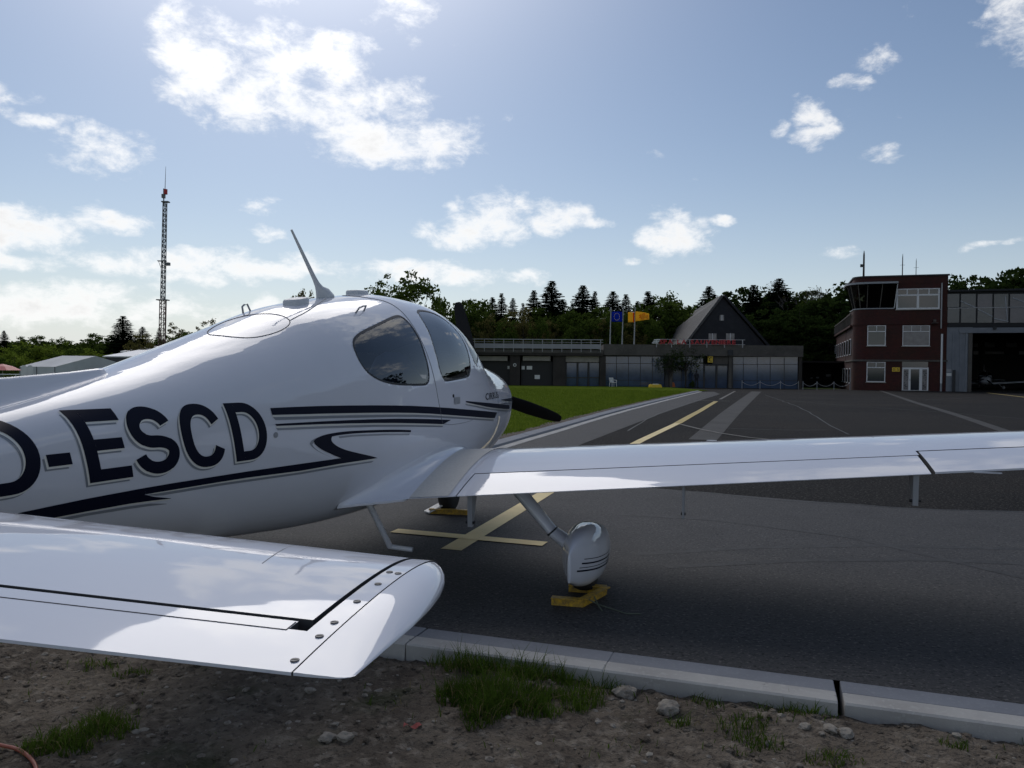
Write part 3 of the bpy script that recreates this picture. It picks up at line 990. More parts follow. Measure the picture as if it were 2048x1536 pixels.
# ---- wings
def airfoil_xy(x, t=.15, m=.02, p=.4):
    x = np.asarray(x, float)
    yt = 5 * t * (.2969 * np.sqrt(x) - .126 * x - .3516 * x ** 2 + .2843 * x ** 3 - .1036 * x ** 4) + .0012
    yc = np.where(x < p, m / p ** 2 * (2 * p * x - x * x), m / (1 - p) ** 2 * ((1 - 2 * p) + 2 * p * x - x * x))
    return yc + yt, yc - yt


def w_le(s): return -1.15 - .045 * (s - .6)
def w_te(s): return -2.80 + .07 * (s - .6)
def w_zte(s): return .600 + .0865 * (s - .6)
def w_zle(s): return .629 + .079 * (s - .6)


def w_pt(s, x, up, off=0.0):
    c = w_le(s) - w_te(s)
    yu, yl = airfoil_xy(x)
    y = yu if up else yl
    return np.array([s, w_le(s) - c * x, w_zle(s) * (1 - x) + w_zte(s) * x + float(y) * c + off])


def w_top(s, a, off=0.0):
    x = (w_le(s) - a) / (w_le(s) - w_te(s))
    return w_pt(s, min(max(x, 0), 1), True, off)


def foil_ring(s, x0, x1, n=18, shrink=1.0):
    if x0 <= 0:
        xs = .5 * (1 - np.cos(np.linspace(0, math.pi * .5, n))) * 2 * x1
        xs = np.clip(xs, 0, x1)
    else:
        xs = np.linspace(x0, x1, n)
    up = [w_pt(s, x, True) for x in xs[::-1]]
    lo = [w_pt(s, x, False) for x in (xs[1:] if x0 <= 0 else xs)]
    return up + lo


def mirror(o):
    me = o.data.copy()
    me.transform(Matrix.Scale(-1, 4, (1, 0, 0))); me.flip_normals()
    c = bpy.data.objects.new(o.name.split('.')[0], me)
    COL.objects.link(c); c.parent = o.parent
    return c


def build_wing():
    objs = []
    S1, S2 = 1.0, 3.60
    span = lambda a, b, n: np.linspace(a, b, n)
    w = empty('wing'); w.parent = aircraft
    b = MB()
    b.rings([foil_ring(s, 0, 1.0) for s in span(.40, S1 - .003, 5)])
    b.rings([foil_ring(s, 0, .765) for s in span(S1 - .003, S2, 14)], dark=(34,), dark_caps=True)  # cut faces painted dark, standing in for shade between the parts
    b.rings([foil_ring(s, 0, .70) for s in span(S2, 5.25, 10)], dark=(34,), dark_caps=True)
    tip = []
    for s, k in ((5.25, 1.0), (5.31, .9), (5.36, .7), (5.39, .4)):
        r = np.array(foil_ring(s, 0, 1.0)); c = r.mean(0)
        r[:, 2] = c[2] + (r[:, 2] - c[2]) * k; r[:, 1] = c[1] + (r[:, 1] - c[1]) * (.55 + .45 * k)
        tip.append(list(r))
    b.rings(tip)
    objs.append(b.build('wing_panel', [MT['paint_wing'], MT['seam']], w, smooth=True, angle=35))
    b = MB(); b.rings([foil_ring(s, .774, 1.0, 8) for s in span(S1 + .006, S2 - .012, 10)], dark=(7,), dark_caps=True)
    objs.append(b.build('flap', [MT['paint_wing'], MT['seam']], w, smooth=True, angle=35))
    b = MB(); b.rings([foil_ring(s, .712, .985, 8) for s in span(S2 + .012, 5.24, 10)], dark=(7,), dark_caps=True)
    objs.append(b.build('aileron', [MT['paint_wing'], MT['seam']], w, smooth=True, angle=35))
    b = MB()
    p = w_pt(4.02, .985, True)
    b.box((3.80, p[1] - .02, p[2] - .012 - .02), (3.93, p[1], p[2] - .006 - .02)); objs.append(b.build('trim_tab', MT['paint_wing'], w))
    # shade in the flap and aileron gaps, painted as a dark sheet inside
    b = MB()
    for (sa, sb, x) in ((S1, S2, .767), (S2, 5.25, .704)):
        b.grid([[w_pt(s, x, True, -.004), w_pt(s, x, False, .004)] for s in span(sa + .001, sb - .001, 8)])
    objs.append(b.build('gap_shade', MT['seam'], w))
    # hinge brackets below the flap
    for s, hgt, wd in ((1.075, .185, .028), (2.31, .185, .013), (3.52, .165, .028)):
        p = w_pt(s, .97, False); q = w_pt(s, .72, False)
        b = MB()
        t = wd
        b.prism([(s - t / 2, p[1] - .02, p[2] + .01), (s - t / 2, p[1] + .085, p[2] + .004), (s - t / 2, p[1] + .02, p[2] - hgt), (s - t / 2, p[1] - .01, p[2] - hgt)], (t, 0, 0))
        h = b.build('flap_hinge', MT['greymetal'], w)
        b = MB(); b.tube([(s - t, p[1], p[2] - hgt + .025), (s + t, p[1], p[2] - hgt + .025)], .008, 8); b.build('hinge_pin', MT['black'], w)
    # fuel filler cap
    c = w_top(2.46, -1.50, 0)
    b = MB(); b.tube([c - (0, 0, .01), c + (0, 0, .006)], .035, 16); b.build('fuel_cap', MT['greymetal'], w)
    return w, objs


wing, wobjs = build_wing()
wing_l = empty('wing'); wing_l.parent = aircraft
for o in wobjs:
    m = mirror(o); m.parent = wing_l


# wing root fairing (concave fillet) and grey wing walk
def fairing(sg):
    b = MB()
    rows = []
    for a in np.concatenate([np.linspace(-1.22, -2.79, 40), np.linspace(-2.80, -3.10, 14)]):
        h = float(np.interp(a, [-3.10, -2.95, -2.75, -2.3, -1.8, -1.4, -1.2], [.02, .07, .135, .115, .07, .03, .01]))
        so = float(np.interp(a, [-3.10, -3.0, -2.9, -2.80, -2.4, -1.8, -1.3], [.40, .50, .615, .715, .70, .665, .63]))
        zw = w_top(so, a)[2] if a > w_te(so) else w_zte(.7) - .012 * (w_te(.7) - a) / .3
        z0 = zw + h
        s0 = float(fus_side(np.array(a), np.array(z0))) - .004
        s1 = float(fus_side(np.array(a), np.array(zw))) + .02
        P0, P1, P2 = np.array([s0, a, z0]), np.array([min(s1, so - .02) if so - .02 > s0 else s0, a, zw + h * .10]), np.array([so, a, zw + .002])
        rows.append([(1 - t) ** 2 * P0 + 2 * t * (1 - t) * P1 + t * t * P2 for t in np.linspace(0, 1, 12)])
        # underside lip behind the trailing edge
        und = np.array([float(fus_side(np.array(a), np.array(zw - .05))) - .03, a, zw - .045])
        rows[-1].append(P2 + np.array([0, 0, -.012]) if a < -2.8 else P2 + np.array([-.01, 0, -.008]))
        rows[-1].append(und)
    for r in rows:
        for p in r:
            p[0] *= sg
    b.grid(rows, flip=(sg > 0))
    return b.build('wing_root_fairing', MT['paint'], aircraft, smooth=True, angle=60)


def wing_walk(sg):
    rows = []
    for a in np.linspace(-1.245, -2.79, 40):
        s_in = float(np.interp(a, [-2.80, -2.4, -1.8, -1.3], [.715, .70, .665, .63])) - .002
        s_out = float(np.interp(a, [-2.80, -2.5, -2.2, -1.8, -1.5, -1.3, -1.24], [.955, .945, .93, .92, .93, .98, 1.02]))
        rows.append([w_top(s, max(a, w_te(s) + .004), .0025) * np.array([sg, 1, 1]) for s in np.linspace(s_in, s_out, 10)])
    b = MB(); b.grid(rows, flip=(sg > 0))
    return b.build('wing_walk', MT['walk'], aircraft, smooth=True)


for sg in (1, -1):
    fairing(sg); wing_walk(sg)

# ---- horizontal tail
MT['screw'] = mat('dark_screw', (.07, .07, .075), .4, metal=.6)
ZT = 0.999


def t_le(s): return -5.43 - .115 * s
def t_te(s): return -6.24 + .013 * s


def t_pt(s, x, up, le=None, te=None, k=1.0, th=.105):
    le = t_le(s) if le is None else le
    te = t_te(s) if te is None else te
    c = le - te
    yt = 5 * th * (.2969 * np.sqrt(x) - .126 * x - .3516 * x ** 2 + .2843 * x ** 3 - .1036 * x ** 4) + .004
    return np.array([s, le - c * x, ZT + (yt if up else -yt) * c * k])


def t_ring(s, x0, x1, n=16, **kw):
    xs = x1 * (1 - np.cos(np.linspace(0, math.pi / 2, n))) if x0 <= 0 else np.linspace(x0, x1, n)
    return [t_pt(s, x, True, **kw) for x in xs[::-1]] + [t_pt(s, x, False, **kw) for x in (xs[1:] if x0 <= 0 else xs)]


def build_tail():
    t = empty('horizontal_tail'); t.parent = aircraft
    objs = []
    b = MB(); b.rings([t_ring(s, 0, .735) for s in np.linspace(.05, 1.883, 16)], dark=(30,), dark_caps=True)  # end faces coloured dark for the shade in the elevator gap
    objs.append(b.build('stabiliser', [MT['paint_wing'], MT['seam']], t, smooth=True, angle=35))
    b = MB(); b.rings([t_ring(s, .752, 1.0, 8) for s in np.linspace(.12, 1.864, 14)], dark=(7,), dark_caps=True)
    b.rings([t_ring(s, .80, 1.0, 8) for s in (1.864, 1.885, 1.905)], dark=(7,), dark_caps=True)
    objs.append(b.build('elevator', [MT['paint_wing'], MT['seam']], t, smooth=True, angle=35))
    b = MB()
    b.rings([t_ring(s, 0, 1.0, 16, le=-5.655 - .01 * (s - 1.9), th=.112) for s in (1.895, 1.92, 1.9345)], dark_caps=True)
    objs.append(b.build('balance_horn', [MT['paint_wing'], MT['seam']], t, smooth=True, angle=40))
    rings = []
    for s, le, te, k in ((1.937, -5.665, -6.214, 1.0), (1.955, -5.69, -6.214, .97), (1.972, -5.725, -6.213, .90), (1.986, -5.765, -6.212, .79), (1.998, -5.82, -6.211, .64),
                         (2.007, -5.885, -6.208, .47), (2.013, -5.95, -6.204, .30), (2.017, -6.0, -6.198, .06)):
        rings.append(t_ring(s, 0, 1.0, 16, le=le, te=te, k=k, th=.112))
    b = MB(); b.rings(rings)
    objs.append(b.build('tip_cap', MT['paint_wing'], t, smooth=True, angle=75))
    # trim line, tip seam and hinge-gap shade painted as a dark strip
    b = MB()
    b.tube([t_pt(s, .806, True) for s in np.linspace(.3, 1.862, 10)], .0012, 5)
    b.tube([t_pt(1.862, x, True) for x in (.76, .806)], .0012, 5)
    objs.append(b.build('trim_line', MT['seam'], t))
    b = MB(); b.tube([t_pt(1.62 + .012 * k, .10 + .09 * k, True) for k in range(4)], .0011, 5); objs.append(b.build('panel_line', MT['seamlight'], t))
    b = MB(); b.grid([[t_pt(s, .743, True) - (0, 0, .012), t_pt(s, .743, False) + (0, 0, .012)] for s in (.1, 1.9)])
    objs.append(b.build('gap_shade', MT['seam'], t))
    for s, a in ((1.923, -6.186), (1.921, -6.115), (1.920, -6.068), (1.917, -5.986), (1.915, -5.902), (1.906, -5.833), (1.924, -5.837)):
        c = t_le(1.9) - 0
        x = (-5.655 - a) / (-5.655 - t_te(1.92))
        p = t_pt(s, max(0.02, x), True, le=-5.655, th=.112)
        b = MB()
        b.tube([p - (0, 0, .004), p + (0, 0, .0012)], .0062, 10)
        sc = b.build('screw', MT['screw'], t)
        b = MB(); b.box((p[0] - .0045, p[1] - .0008, p[2] + .0011), (p[0] + .0045, p[1] + .0008, p[2] + .0016)); b.build('screw_slot', MT['black'], sc)
    return t, objs


tail, tobjs = build_tail()
tail_l = empty('horizontal_tail'); tail_l.parent = aircraft
for o in tobjs:
    m = mirror(o); m.parent = tail_l

# ---- dorsal ridge, fin and rudder
b = MB()
for sg in (1, -1):
    rows = []
    for a in np.concatenate([np.linspace(-4.385, -4.42, 5), np.linspace(-4.45, -5.75, 36)]):
        zt = float(fus_par(a)[0])
        zr = float(np.interp(a, [-5.75, -5.5, -5.2, -4.89, -4.6, -4.42, -4.385], [1.62, 1.47, 1.375, 1.345, 1.364, 1.381, 1.345]))
        z0 = zt - .012
        s0 = min(.075, float(fus_side(np.array(a), np.array(z0))) + .001)
        rows.append([(sg * ((s0 - .030) * (1 - t) ** 5 + .018 * (1 - t) + .012 * math.sqrt(max(0, 1 - t ** 10))), a, z0 + (max(zr, z0 + .004) - z0) * t) for t in np.linspace(0, 1, 18)])
    b.grid(rows, flip=(sg < 0))
b.build('dorsal_fin', MT['paint'], aircraft, smooth=True)


def fin_ring(z, le, te, th):
    c = le - te; xs = (1 - np.cos(np.linspace(0, math.pi / 2, 14)))
    f = lambda x: 5 * th * (.2969 * math.sqrt(x) - .126 * x - .3516 * x ** 2 + .2843 * x ** 3 - .1036 * x ** 4) * c
    return [(f(x), le - c * x, z) for x in xs[::-1]] + [(-f(x), le - c * x, z) for x in xs[1:]]


b = MB(); b.rings([fin_ring(z, le, te, .10) for z, le, te in ((1.0, -5.4, -6.42), (1.5, -5.55, -6.48), (2.0, -5.82, -6.56), (2.5, -6.09, -6.64), (2.66, -6.2, -6.66))])
b.build('vertical_fin', MT['paint'], aircraft, smooth=True, angle=40)
b = MB(); b.rings([fin_ring(z, le, te, .07) for z, le, te in ((1.05, -6.44, -6.78), (1.6, -6.51, -6.86), (2.1, -6.59, -6.90), (2.62, -6.67, -6.93))])
b.build('rudder', MT['paint'], aircraft, smooth=True, angle=40)

# ---- main gear
GX, GA = 1.70, -2.28
PANT = [(-.60, .006, .35, .20), (-.52, .024, .378, .175), (-.36, .070, .405, .115), (-.18, .115, .416, .070), (.02, .137, .415, .050), (.20, .132, .395, .052), (.34, .100, .352, .075), (.43, .054, .295, .12), (.47, .012, .24, .185)]
_P = np.array(PANT)


def pant_par(a):
    return [float(_pchip(_P[:, 0], _P[:, k], np.array(a))) for k in (1, 2, 3)]


def pant_pt(a, th, off=0):
    w, zt, zb = pant_par(a)
    zm = zb + (zt - zb) * .52
    c, s = math.cos(th), math.sin(th)
    n = 2.5
    return np.array([GX + (w + off) * math.copysign(abs(c) ** (2 / n), c), GA + a, zm + (zt - zb) / 2 * math.copysign(abs(s) ** (2 / 2.3), s)])


def build_gear():
    objs = []
    g = empty('main_gear'); g.parent = aircraft
    b = MB(); b.rings([[pant_pt(a, t) for t in np.linspace(0, 2 * math.pi, 36, endpoint=False)] for a in np.linspace(-.60, .47, 44)])
    objs.append(b.build('wheel_fairing', MT['paint'], g, smooth=True))
    for k, (z0, z1, th) in enumerate(((.232, .165, .010), (.250, .185, .004), (.275, .205, .009), (.30, .23, .004))):
        rows = []
        for a in np.linspace(-.50 + .03 * k, .10, 24):
            z = np.interp(a, [-.5, .1], [z0, z1]) + .05 * ((a + .2) / .3) ** 2 * .3
            r = []
            for zz in (z + th / 2, z - th / 2):
                w, zt, zb = pant_par(a); zm = zb + (zt - zb) * .52
                q = max(-1, min(1, (zz - zm) / ((zt - zb) / 2)))
                sn = math.copysign(abs(q) ** (2.3 / 2), q); th_ = math.asin(max(-1, min(1, sn)))
                r.append(pant_pt(a, th_, .002))
            rows.append(r)
        b = MB(); b.grid(rows); objs.append(b.build('fairing_stripe', MT['navy'], g, smooth=True))
    top, mid, low = np.array([1.24, GA - .02, .64]), np.array([1.49, GA - .02, .365]), np.array([1.60, GA - .02, .29])
    b = MB()
    b.tube([top, top * .5 + mid * .5, mid], [.085, .082, .078], 14, flat=((0, 1, 0), .45))
    objs.append(b.build('gear_leg', MT['paint'], g, smooth=True, angle=50))
    b = MB()
    b.tube([mid + (.004, 0, -.004), mid * .5 + low * .5, low, low + (.06, 0, -.03)], [.079, .082, .10, .13], 14, flat=((0, 1, 0), .48))
    objs.append(b.build('leg_cuff', MT['paint'], g, smooth=True, angle=60))
    b = MB(); b.tube([mid + (-.003, 0, .004), mid + (.004, 0, -.004)], [.0815, .0815], 14, flat=((0, 1, 0), .48)); objs.append(b.build('cuff_seal', MT['seal'], g))
    prof = [(-.075, .10), (-.072, .15), (-.055, .18), (-.02, .19), (.02, .19), (.055, .18), (.072, .15), (.075, .10)]
    b = MB(); b.rings([[(GX + x, GA + r * math.cos(t), .19 + r * math.sin(t)) for t in np.linspace(0, 2 * math.pi, 32, endpoint=False)] for x, r in prof])
    objs.append(b.build('tyre', MT['tyre'], g, smooth=True, angle=50))
    return g, objs


gear, gobjs = build_gear()
gear_l = empty('main_gear'); gear_l.parent = aircraft
for o in gobjs:
    m = mirror(o); m.parent = gear_l
g = empty('nose_gear'); g.parent = aircraft
b = MB(); b.rings([[(x, r * math.cos(t), .175 + r * math.sin(t)) for t in np.linspace(0, 2 * math.pi, 28, endpoint=False)] for x, r in [(-.07, .09), (-.066, .14), (-.05, .165), (-.02, .175), (.02, .175), (.05, .165), (.066, .14), (.07, .09)]])
b.build('tyre', MT['tyre'], g, smooth=True, angle=50)
b = MB()
for sx in (-.085, .085):
    b.tube([(sx, 0, .175), (sx * 1.0, .10, .38), (sx * .3, .16, .46)], [.022, .024, .028], 8)
b.tube([(0, .16, .45), (0, .24, .72)], [.035, .04], 10)
b.build('nose_fork', MT['black'], g, smooth=True)

# ---- boarding step
b = MB()
b.tube([(.40, -2.74, .575), (.43, -2.727, .54), (.465, -2.50, .245)], .017, 10, flat=((1, 0, 0), 1.35))
st = b.build('boarding_step', MT['paint'], aircraft, smooth=True, angle=50)
b = MB(); b.tube([(.455, -2.49, .238), (.61, -2.473, .224)], .0165, 10); b.build('step_tread', MT['paint'], st, smooth=True, angle=50)

# ---- propeller
pr = empty('propeller'); pr.parent = aircraft
b = MB()
b.rings([[(r * math.cos(t), a, 1.15 + r * math.sin(t)) for t in np.linspace(0, 2 * math.pi, 32, endpoint=False)] for a, r in ((.81, .175), (.86, .172), (.93, .155), (1.0, .12), (1.05, .075), (1.075, .03), (1.08, .004))])
b.build('spinner', MT['paint'], pr, smooth=True)
HUB = np.array([0, .865, 1.15]); PR = .975
for ang in (103, -17, 223):
    t = math.radians(ang); rad = np.array([math.cos(t), 0, math.sin(t)]); tan = np.array([-math.sin(t), 0, math.cos(t)]); ax = np.array([0, 1.0, 0])
    rings = []
    for q, c, tw, th in ((.10, .035, 60, .03), (.16, .045, 52, .028), (.26, .066, 40, .02), (.42, .080, 29, .014), (.60, .079, 23, .010), (.80, .066, 18, .007), (.92, .050, 16, .005), (.965, .034, 15, .004), (.975, .018, 15, .003)):
        tw = math.radians(tw)
        e1 = tan * math.cos(tw) - ax * math.sin(tw); e2 = ax * math.cos(tw) + tan * math.sin(tw)
        c0 = HUB + rad * q
        rings.append([c0 + e1 * c * math.cos(x) * 1.0 + e2 * th * math.sin(x) for x in np.linspace(0, 2 * math.pi, 16, endpoint=False)])
    b = MB(); b.rings(rings)
    b.build('propeller_blade', MT['prop'], pr, smooth=True)

# ---- yellow wheel chocks
def ac_world(s, a, z=0.0):
    c, s_ = math.cos(PSI), math.sin(PSI)
    return np.array([AC_LOC[0] + s * c + a * s_, AC_LOC[1] - s * s_ + a * c, z])


def chock(name, P, label):
    """three steel angle bars P0-P1-P2-P3 on the ground, welded into a zigzag"""
    o = empty(name, tuple(ac_world(*P[1])))
    o.rotation_euler = (0, 0, -PSI)
    for i in range(len(P) - 1):
        p, q = np.array([P[i][0] - P[1][0], P[i][1] - P[1][1], 0]), np.array([P[i + 1][0] - P[1][0], P[i + 1][1] - P[1][1], 0])
        d = (q - p) / np.linalg.norm(q - p)
        b = MB(); e = .0015 * i
        b.bar(p + (0, 0, .026 + e), q + (0, 0, .026 + e), .006, .048)
        b.bar(p + (0, 0, .050 + e), q + (0, 0, .050 + e), .050, .006)
        b.build('steel_bar', MT['yellow'], o)
    return tag(o, label, 'wheel chock', 'yellow wheel chocks')


ch = chock('wheel_chock', [(1.56, -2.655), (1.745, -2.652), (1.845, -2.35), (1.61, -2.365)], 'yellow zigzag steel chock at the right main wheel')
b = MB()
b.tube([(.02, .03, .05), (.08, .06, .012), (.16, .02, .006), (.26, -.05, .006), (.34, -.03, .006)], .004, 5); b.tube([(.05, .1, .05), (.09, .03, .01), (.12, -.04, .006)], .004, 5)
b.build('rope', MT['cord'], ch)
ch = chock('wheel_chock', [(-.13, -.20), (.02, -.185), (.16, -.175), (.30, -.165)], 'yellow chock behind the dark nose wheel under the wing')
b = MB(); b.bar((-.17, -.03, .02), (-.05, .10, .09), .10, .012); b.build('chock_plate', MT['white'], ch)

# ================================================================== GROUND
from mathutils import noise as mnoise
MT['asphalt_new'] = layered('new_asphalt', [((.036, .0355, .037), 0, 0, 0, 0), ((.042, .041, .043), .55, 5, .35, .75), ((.022, .022, .024), 1.6, 6, .5, .8), ((.055, .053, .05), .9, 6, .60, .80), ((.105, .10, .095), 55, 3, .56, .68), ((.006, .006, .007), 42, 3, .55, .66)], .82, [(60, .006), (25, .003)])
MT['asphalt_old'] = layered('old_asphalt', [((.017, .016, .0155), 0, 0, 0, 0), ((.027, .022, .019), .35, 6, .42, .72), ((.011, .0105, .0105), .14, 5, .45, .62), ((.095, .089, .082), 34, 3, .55, .66), ((.005, .005, .005), 27, 3, .54, .64)], .95, [(70, .008), (25, .005)], spec=.12)
MT['asphalt_patch'] = layered('patched_asphalt', [((.048, .046, .044), 0, 0, 0, 0), ((.08, .077, .073), 60, 3, .55, .75), ((.030, .029, .028), .8, 4, .45, .7)], .88, [(80, .004)])
MT['line_yellow'] = layered('worn_yellow_paint', [((.50, .38, .13), 0, 0, 0, 0), ((.40, .31, .14), 2.5, 6, .45, .7), ((.07, .065, .06), 45, 6, .60, .72)], .75, [(110, .002)])
MT['line_cream'] = layered('new_yellow_paint', [((.80, .64, .32), 0, 0, 0, 0), ((.68, .54, .27), 3, 6, .4, .7), ((.12, .11, .09), 60, 6, .66, .75)], .7, [(110, .003)])
MT['line_faint'] = layered('faded_paint', [((.15, .14, .125), 0, 0, 0, 0), ((.04, .04, .04), 20, 6, .5, .66)], .8)
MT['kerb'] = layered('kerb_concrete', [((.40, .39, .37), 0, 0, 0, 0), ((.32, .31, .295), 3, 6, .42, .7), ((.45, .44, .42), 40, 4, .55, .75), ((.16, .155, .145), 14, 6, .66, .76)], .85, [(150, .0012)])
MT['gutter'] = layered('gutter_concrete', [((.19, .20, .225), 0, 0, 0, 0), ((.155, .165, .185), 2.2, 6, .42, .7), ((.24, .25, .27), 60, 4, .55, .75)], .7, [(150, .001)])
MT['soil'] = layered('dry_soil', [((.135, .112, .088), 0, 0, 0, 0), ((.075, .060, .047), 3.0, 6, .42, .66), ((.22, .19, .155), 16, 6, .52, .70), ((.045, .037, .03), 30, 6, .54, .68), ((.045, .048, .026), 1.6, 5, .58, .70)], .95, [(35, .02), (120, .008)], spec=.2)
MT['lawn'] = layered('lawn', [((.085, .125, .016), 0, 0, 0, 0), ((.12, .155, .022), .9, 6, .4, .7), ((.06, .095, .012), 9, 6, .5, .7), ((.12, .13, .05), 3.1, 5, .62, .78)], .9, [(30, .05), (8, .05)], spec=.0)
MT['field'] = layered('grass_field', [((.06, .095, .025), 0, 0, 0, 0), ((.09, .12, .035), .05, 6, .4, .7)], .95, spec=.1)
MT['stone'] = layered('pale_stone', [((.26, .235, .20), 0, 0, 0, 0), ((.13, .11, .09), 18, 6, .42, .62)], .9, [(40, .01)])
MT['grass1'] = leaf_mat('tuft_grass', (.038, .075, .010), (.09, .14, .024), .45)
MT['grass2'] = leaf_mat('lawn_grass', (.085, .13, .014), (.14, .19, .022), .45)
MT['drygrass'] = leaf_mat('dry_grass', (.16, .13, .06), (.25, .21, .11), .3)


def sheet(name, poly, off, m, parent=None, fn=gz):
    bm = bmesh.new()
    vs = [bm.verts.new((p[0], p[1], 0)) for p in poly]
    bm.faces.new(vs)
    ys = [p[1] for p in poly]
    for Y in list(range(16, 110, 4)):
        if min(ys) < Y < max(ys):
            bmesh.ops.bisect_plane(bm, geom=bm.verts[:] + bm.edges[:] + bm.faces[:], plane_co=(0, Y, 0), plane_no=(0, 1, 0))
    bmesh.ops.triangulate(bm, faces=bm.faces[:])
    for v in bm.verts:
        v.co.z = float(fn(v.co.y)) + off
    bm.normal_update()
    if sum(f.normal.z for f in bm.faces) < 0:
        bmesh.ops.reverse_faces(bm, faces=bm.faces[:])
    me = bpy.data.meshes.new(name); bm.to_mesh(me); bm.free(); me.materials.append(m)
    o = bpy.data.objects.new(name, me); COL.objects.link(o)
    if parent: o.parent = parent
    return o


def gribbon(name, pts, width, off, m, parent=None):
    pts = [np.array(p[:2], float) for p in pts]
    ws = width if hasattr(width, '__len__') else [width] * len(pts)
    P, Wd = [], []
    for i in range(len(pts) - 1):
        n = max(1, int(np.linalg.norm(pts[i + 1] - pts[i]) / 3.0))
        for k in range(n):
            P.append(pts[i] + (pts[i + 1] - pts[i]) * k / n); Wd.append(ws[i] + (ws[i + 1] - ws[i]) * k / n)
    P.append(pts[-1]); Wd.append(ws[-1])
    rows = []
    for i, p in enumerate(P):
        d = P[min(i + 1, len(P) - 1)] - P[max(i - 1, 0)]; d /= np.linalg.norm(d)
        n = np.array([-d[1], d[0]]) * Wd[i] / 2
        rows.append([(*(p + n), float(gz(p[1])) + off), (*(p - n), float(gz(p[1])) + off)])
    b = MB(); b.grid(rows)
    o = b.build(name, m, parent)
    if o.data.polygons[0].normal.z < 0:
        o.data.flip_normals()
    return o


K1A, K1D = np.array([-.507, 4.13]), np.array([.9485, -.3168])
K1N = np.array([-.3168, -.9485])                       # outwards, towards the camera
K2A, K2D = np.array([-.02, 13.6]), np.array([.305, .952])
K2D = K2D / np.linalg.norm(K2D)
K2N = np.array([-K2D[1], K2D[0]])                      # outwards, to the lawn
# corner of the two kerb lines
_M = np.array([[K1D[0], -K2D[0]], [K1D[1], -K2D[1]]])
_t = np.linalg.solve(_M, K2A - K1A)
CORNER = K1A + K1D * _t[0]
K2END = 47.0                                            # metres along the left kerb, measured from K2A
K2P = lambda t, d=0.0: K2A + K2D * t + K2N * d
K1P = lambda t, d=0.0: K1A + K1D * t + K1N * d

# wide ground out to the horizon
b = MB()
rr = [0, 8, 16, 22, 30, 40, 55, 70, 85, 100, 130, 200, 400, 900, 2500]
ang = np.linspace(0, 2 * math.pi, 72, endpoint=False)
rings = [[(r * math.cos(t), r * math.sin(t), float(gz(max(0, r * math.sin(t)))) - (.16 if r < 300 else .3)) for t in ang] for r in rr[1:]]
b.rings(rings, True, False)
b.add([(0, 0, -.16)] + rings[0], [(0, i + 1, (i + 1) % 72 + 1) for i in range(72)])
tag(b.build('ground', MT['field']), kind='structure')

far = 79.0
apron_poly = [tuple(CORNER), tuple(K1P(30)), (75, 30), (75, far), tuple((K2P(K2END)[0] - 1.0, far)), tuple(K2P(K2END))]
apron = tag(sheet('apron', apron_poly, 0.0, MT['asphalt_old']), kind='structure')
# newer asphalt laid along the two kerbs
g1, g2, g3 = ground_pt(1250, 972), ground_pt(1790, 1017), ground_pt(2048, 1024)
e1, e2 = ground_pt(1165, 888), ground_pt(1440, 788)
new_poly = [tuple(CORNER + K1D * .002), tuple(K1P(28)), tuple(g3[:2] + np.array([14, -5.2])), tuple(g3[:2]), tuple(g2[:2]), tuple(g1[:2]), (.35, 9.9), (.75, 12.3), tuple(e1[:2]), tuple(e2[:2]), tuple(K2P(K2END) + np.array([1.0, .4])), tuple(K2P(K2END))]
tag(sheet('taxi_lane', new_poly, .004, MT['asphalt_new']), kind='structure')
pa, pb = ground_pt(1405, 880), ground_pt(1513, 783)
tag(gribbon('asphalt_patch', [pa, pb], [.55, .75], .004, MT['asphalt_patch']), kind='structure')
for q in ([(1600, 779), (1760, 781), (1830, 805), (1920, 832), (2020, 866)],):
    tag(gribbon('asphalt_patch', [ground_pt(*p) for p in q[1:]], .30, .004, MT['asphalt_patch']), kind='structure')

mk = [('taxi_line', [(902, 1101), (1094, 985), (1180, 936), (1283, 881), (1355, 847)], .17, 'line_cream'), ('taxi_line', [(1355, 847), (1400, 822), (1432, 803)], .20, 'line_yellow'),
      ('taxi_line', [(1440, 799), (1470, 782.5)], .15, 'line_faint'), ('stop_bar', [(788, 1063), (1090, 1090)], .15, 'line_cream'),
      ('cross_tick', [(1388, 801.5), (1460, 802.5)], .13, 'line_faint'), ('lead_line', [(1360, 849), (1400, 859), (1440, 867), (1500, 876), (1560, 882)], .10, 'line_faint'),
      ('lead_line', [(1975, 786), (2060, 796)], .22, 'line_yellow')]
for i, (nm, px, w, m) in enumerate(mk):
    tag(gribbon(nm, [ground_pt(*p) for p in px], w, .008 + .0008 * i, MT[m]), kind='structure')

# tar-sealed seams and cracks in the old apron
MT['tar'] = layered('tar_seam', [((.012, .012, .012), 0, 0, 0, 0), ((.03, .029, .028), 6, 5, .5, .7)], .6)
for q in ([(1440, 856), (1520, 859), (1590, 861), (1650, 860)], [(1560, 800), (1700, 812), (1850, 822), (2050, 838)], [(1530, 790), (1600, 815), (1660, 850), (1700, 870)], [(1390, 985), (1600, 1003), (1790, 1017), (2048, 1024), (2150, 1030)],
          [(1250, 862), (1330, 822), (1440, 788)], [(1850, 800), (1950, 795), (2050, 800)]):
    P_ = [ground_pt(*p) for p in q]; W_ = []
    pts_ = resample([p[:2] for p in P_], 26)
    pts_ = [p + np.array([mnoise.noise(Vector((p[0], p[1], 1))), mnoise.noise(Vector((p[0], p[1], 9)))]) * .10 for p in pts_]
    tag(gribbon('tar_seam', pts_, [.03 + .03 * abs(mnoise.noise(Vector((p[0] * 3, p[1], 4)))) for p in pts_], .0062, MT['tar']), kind='structure')

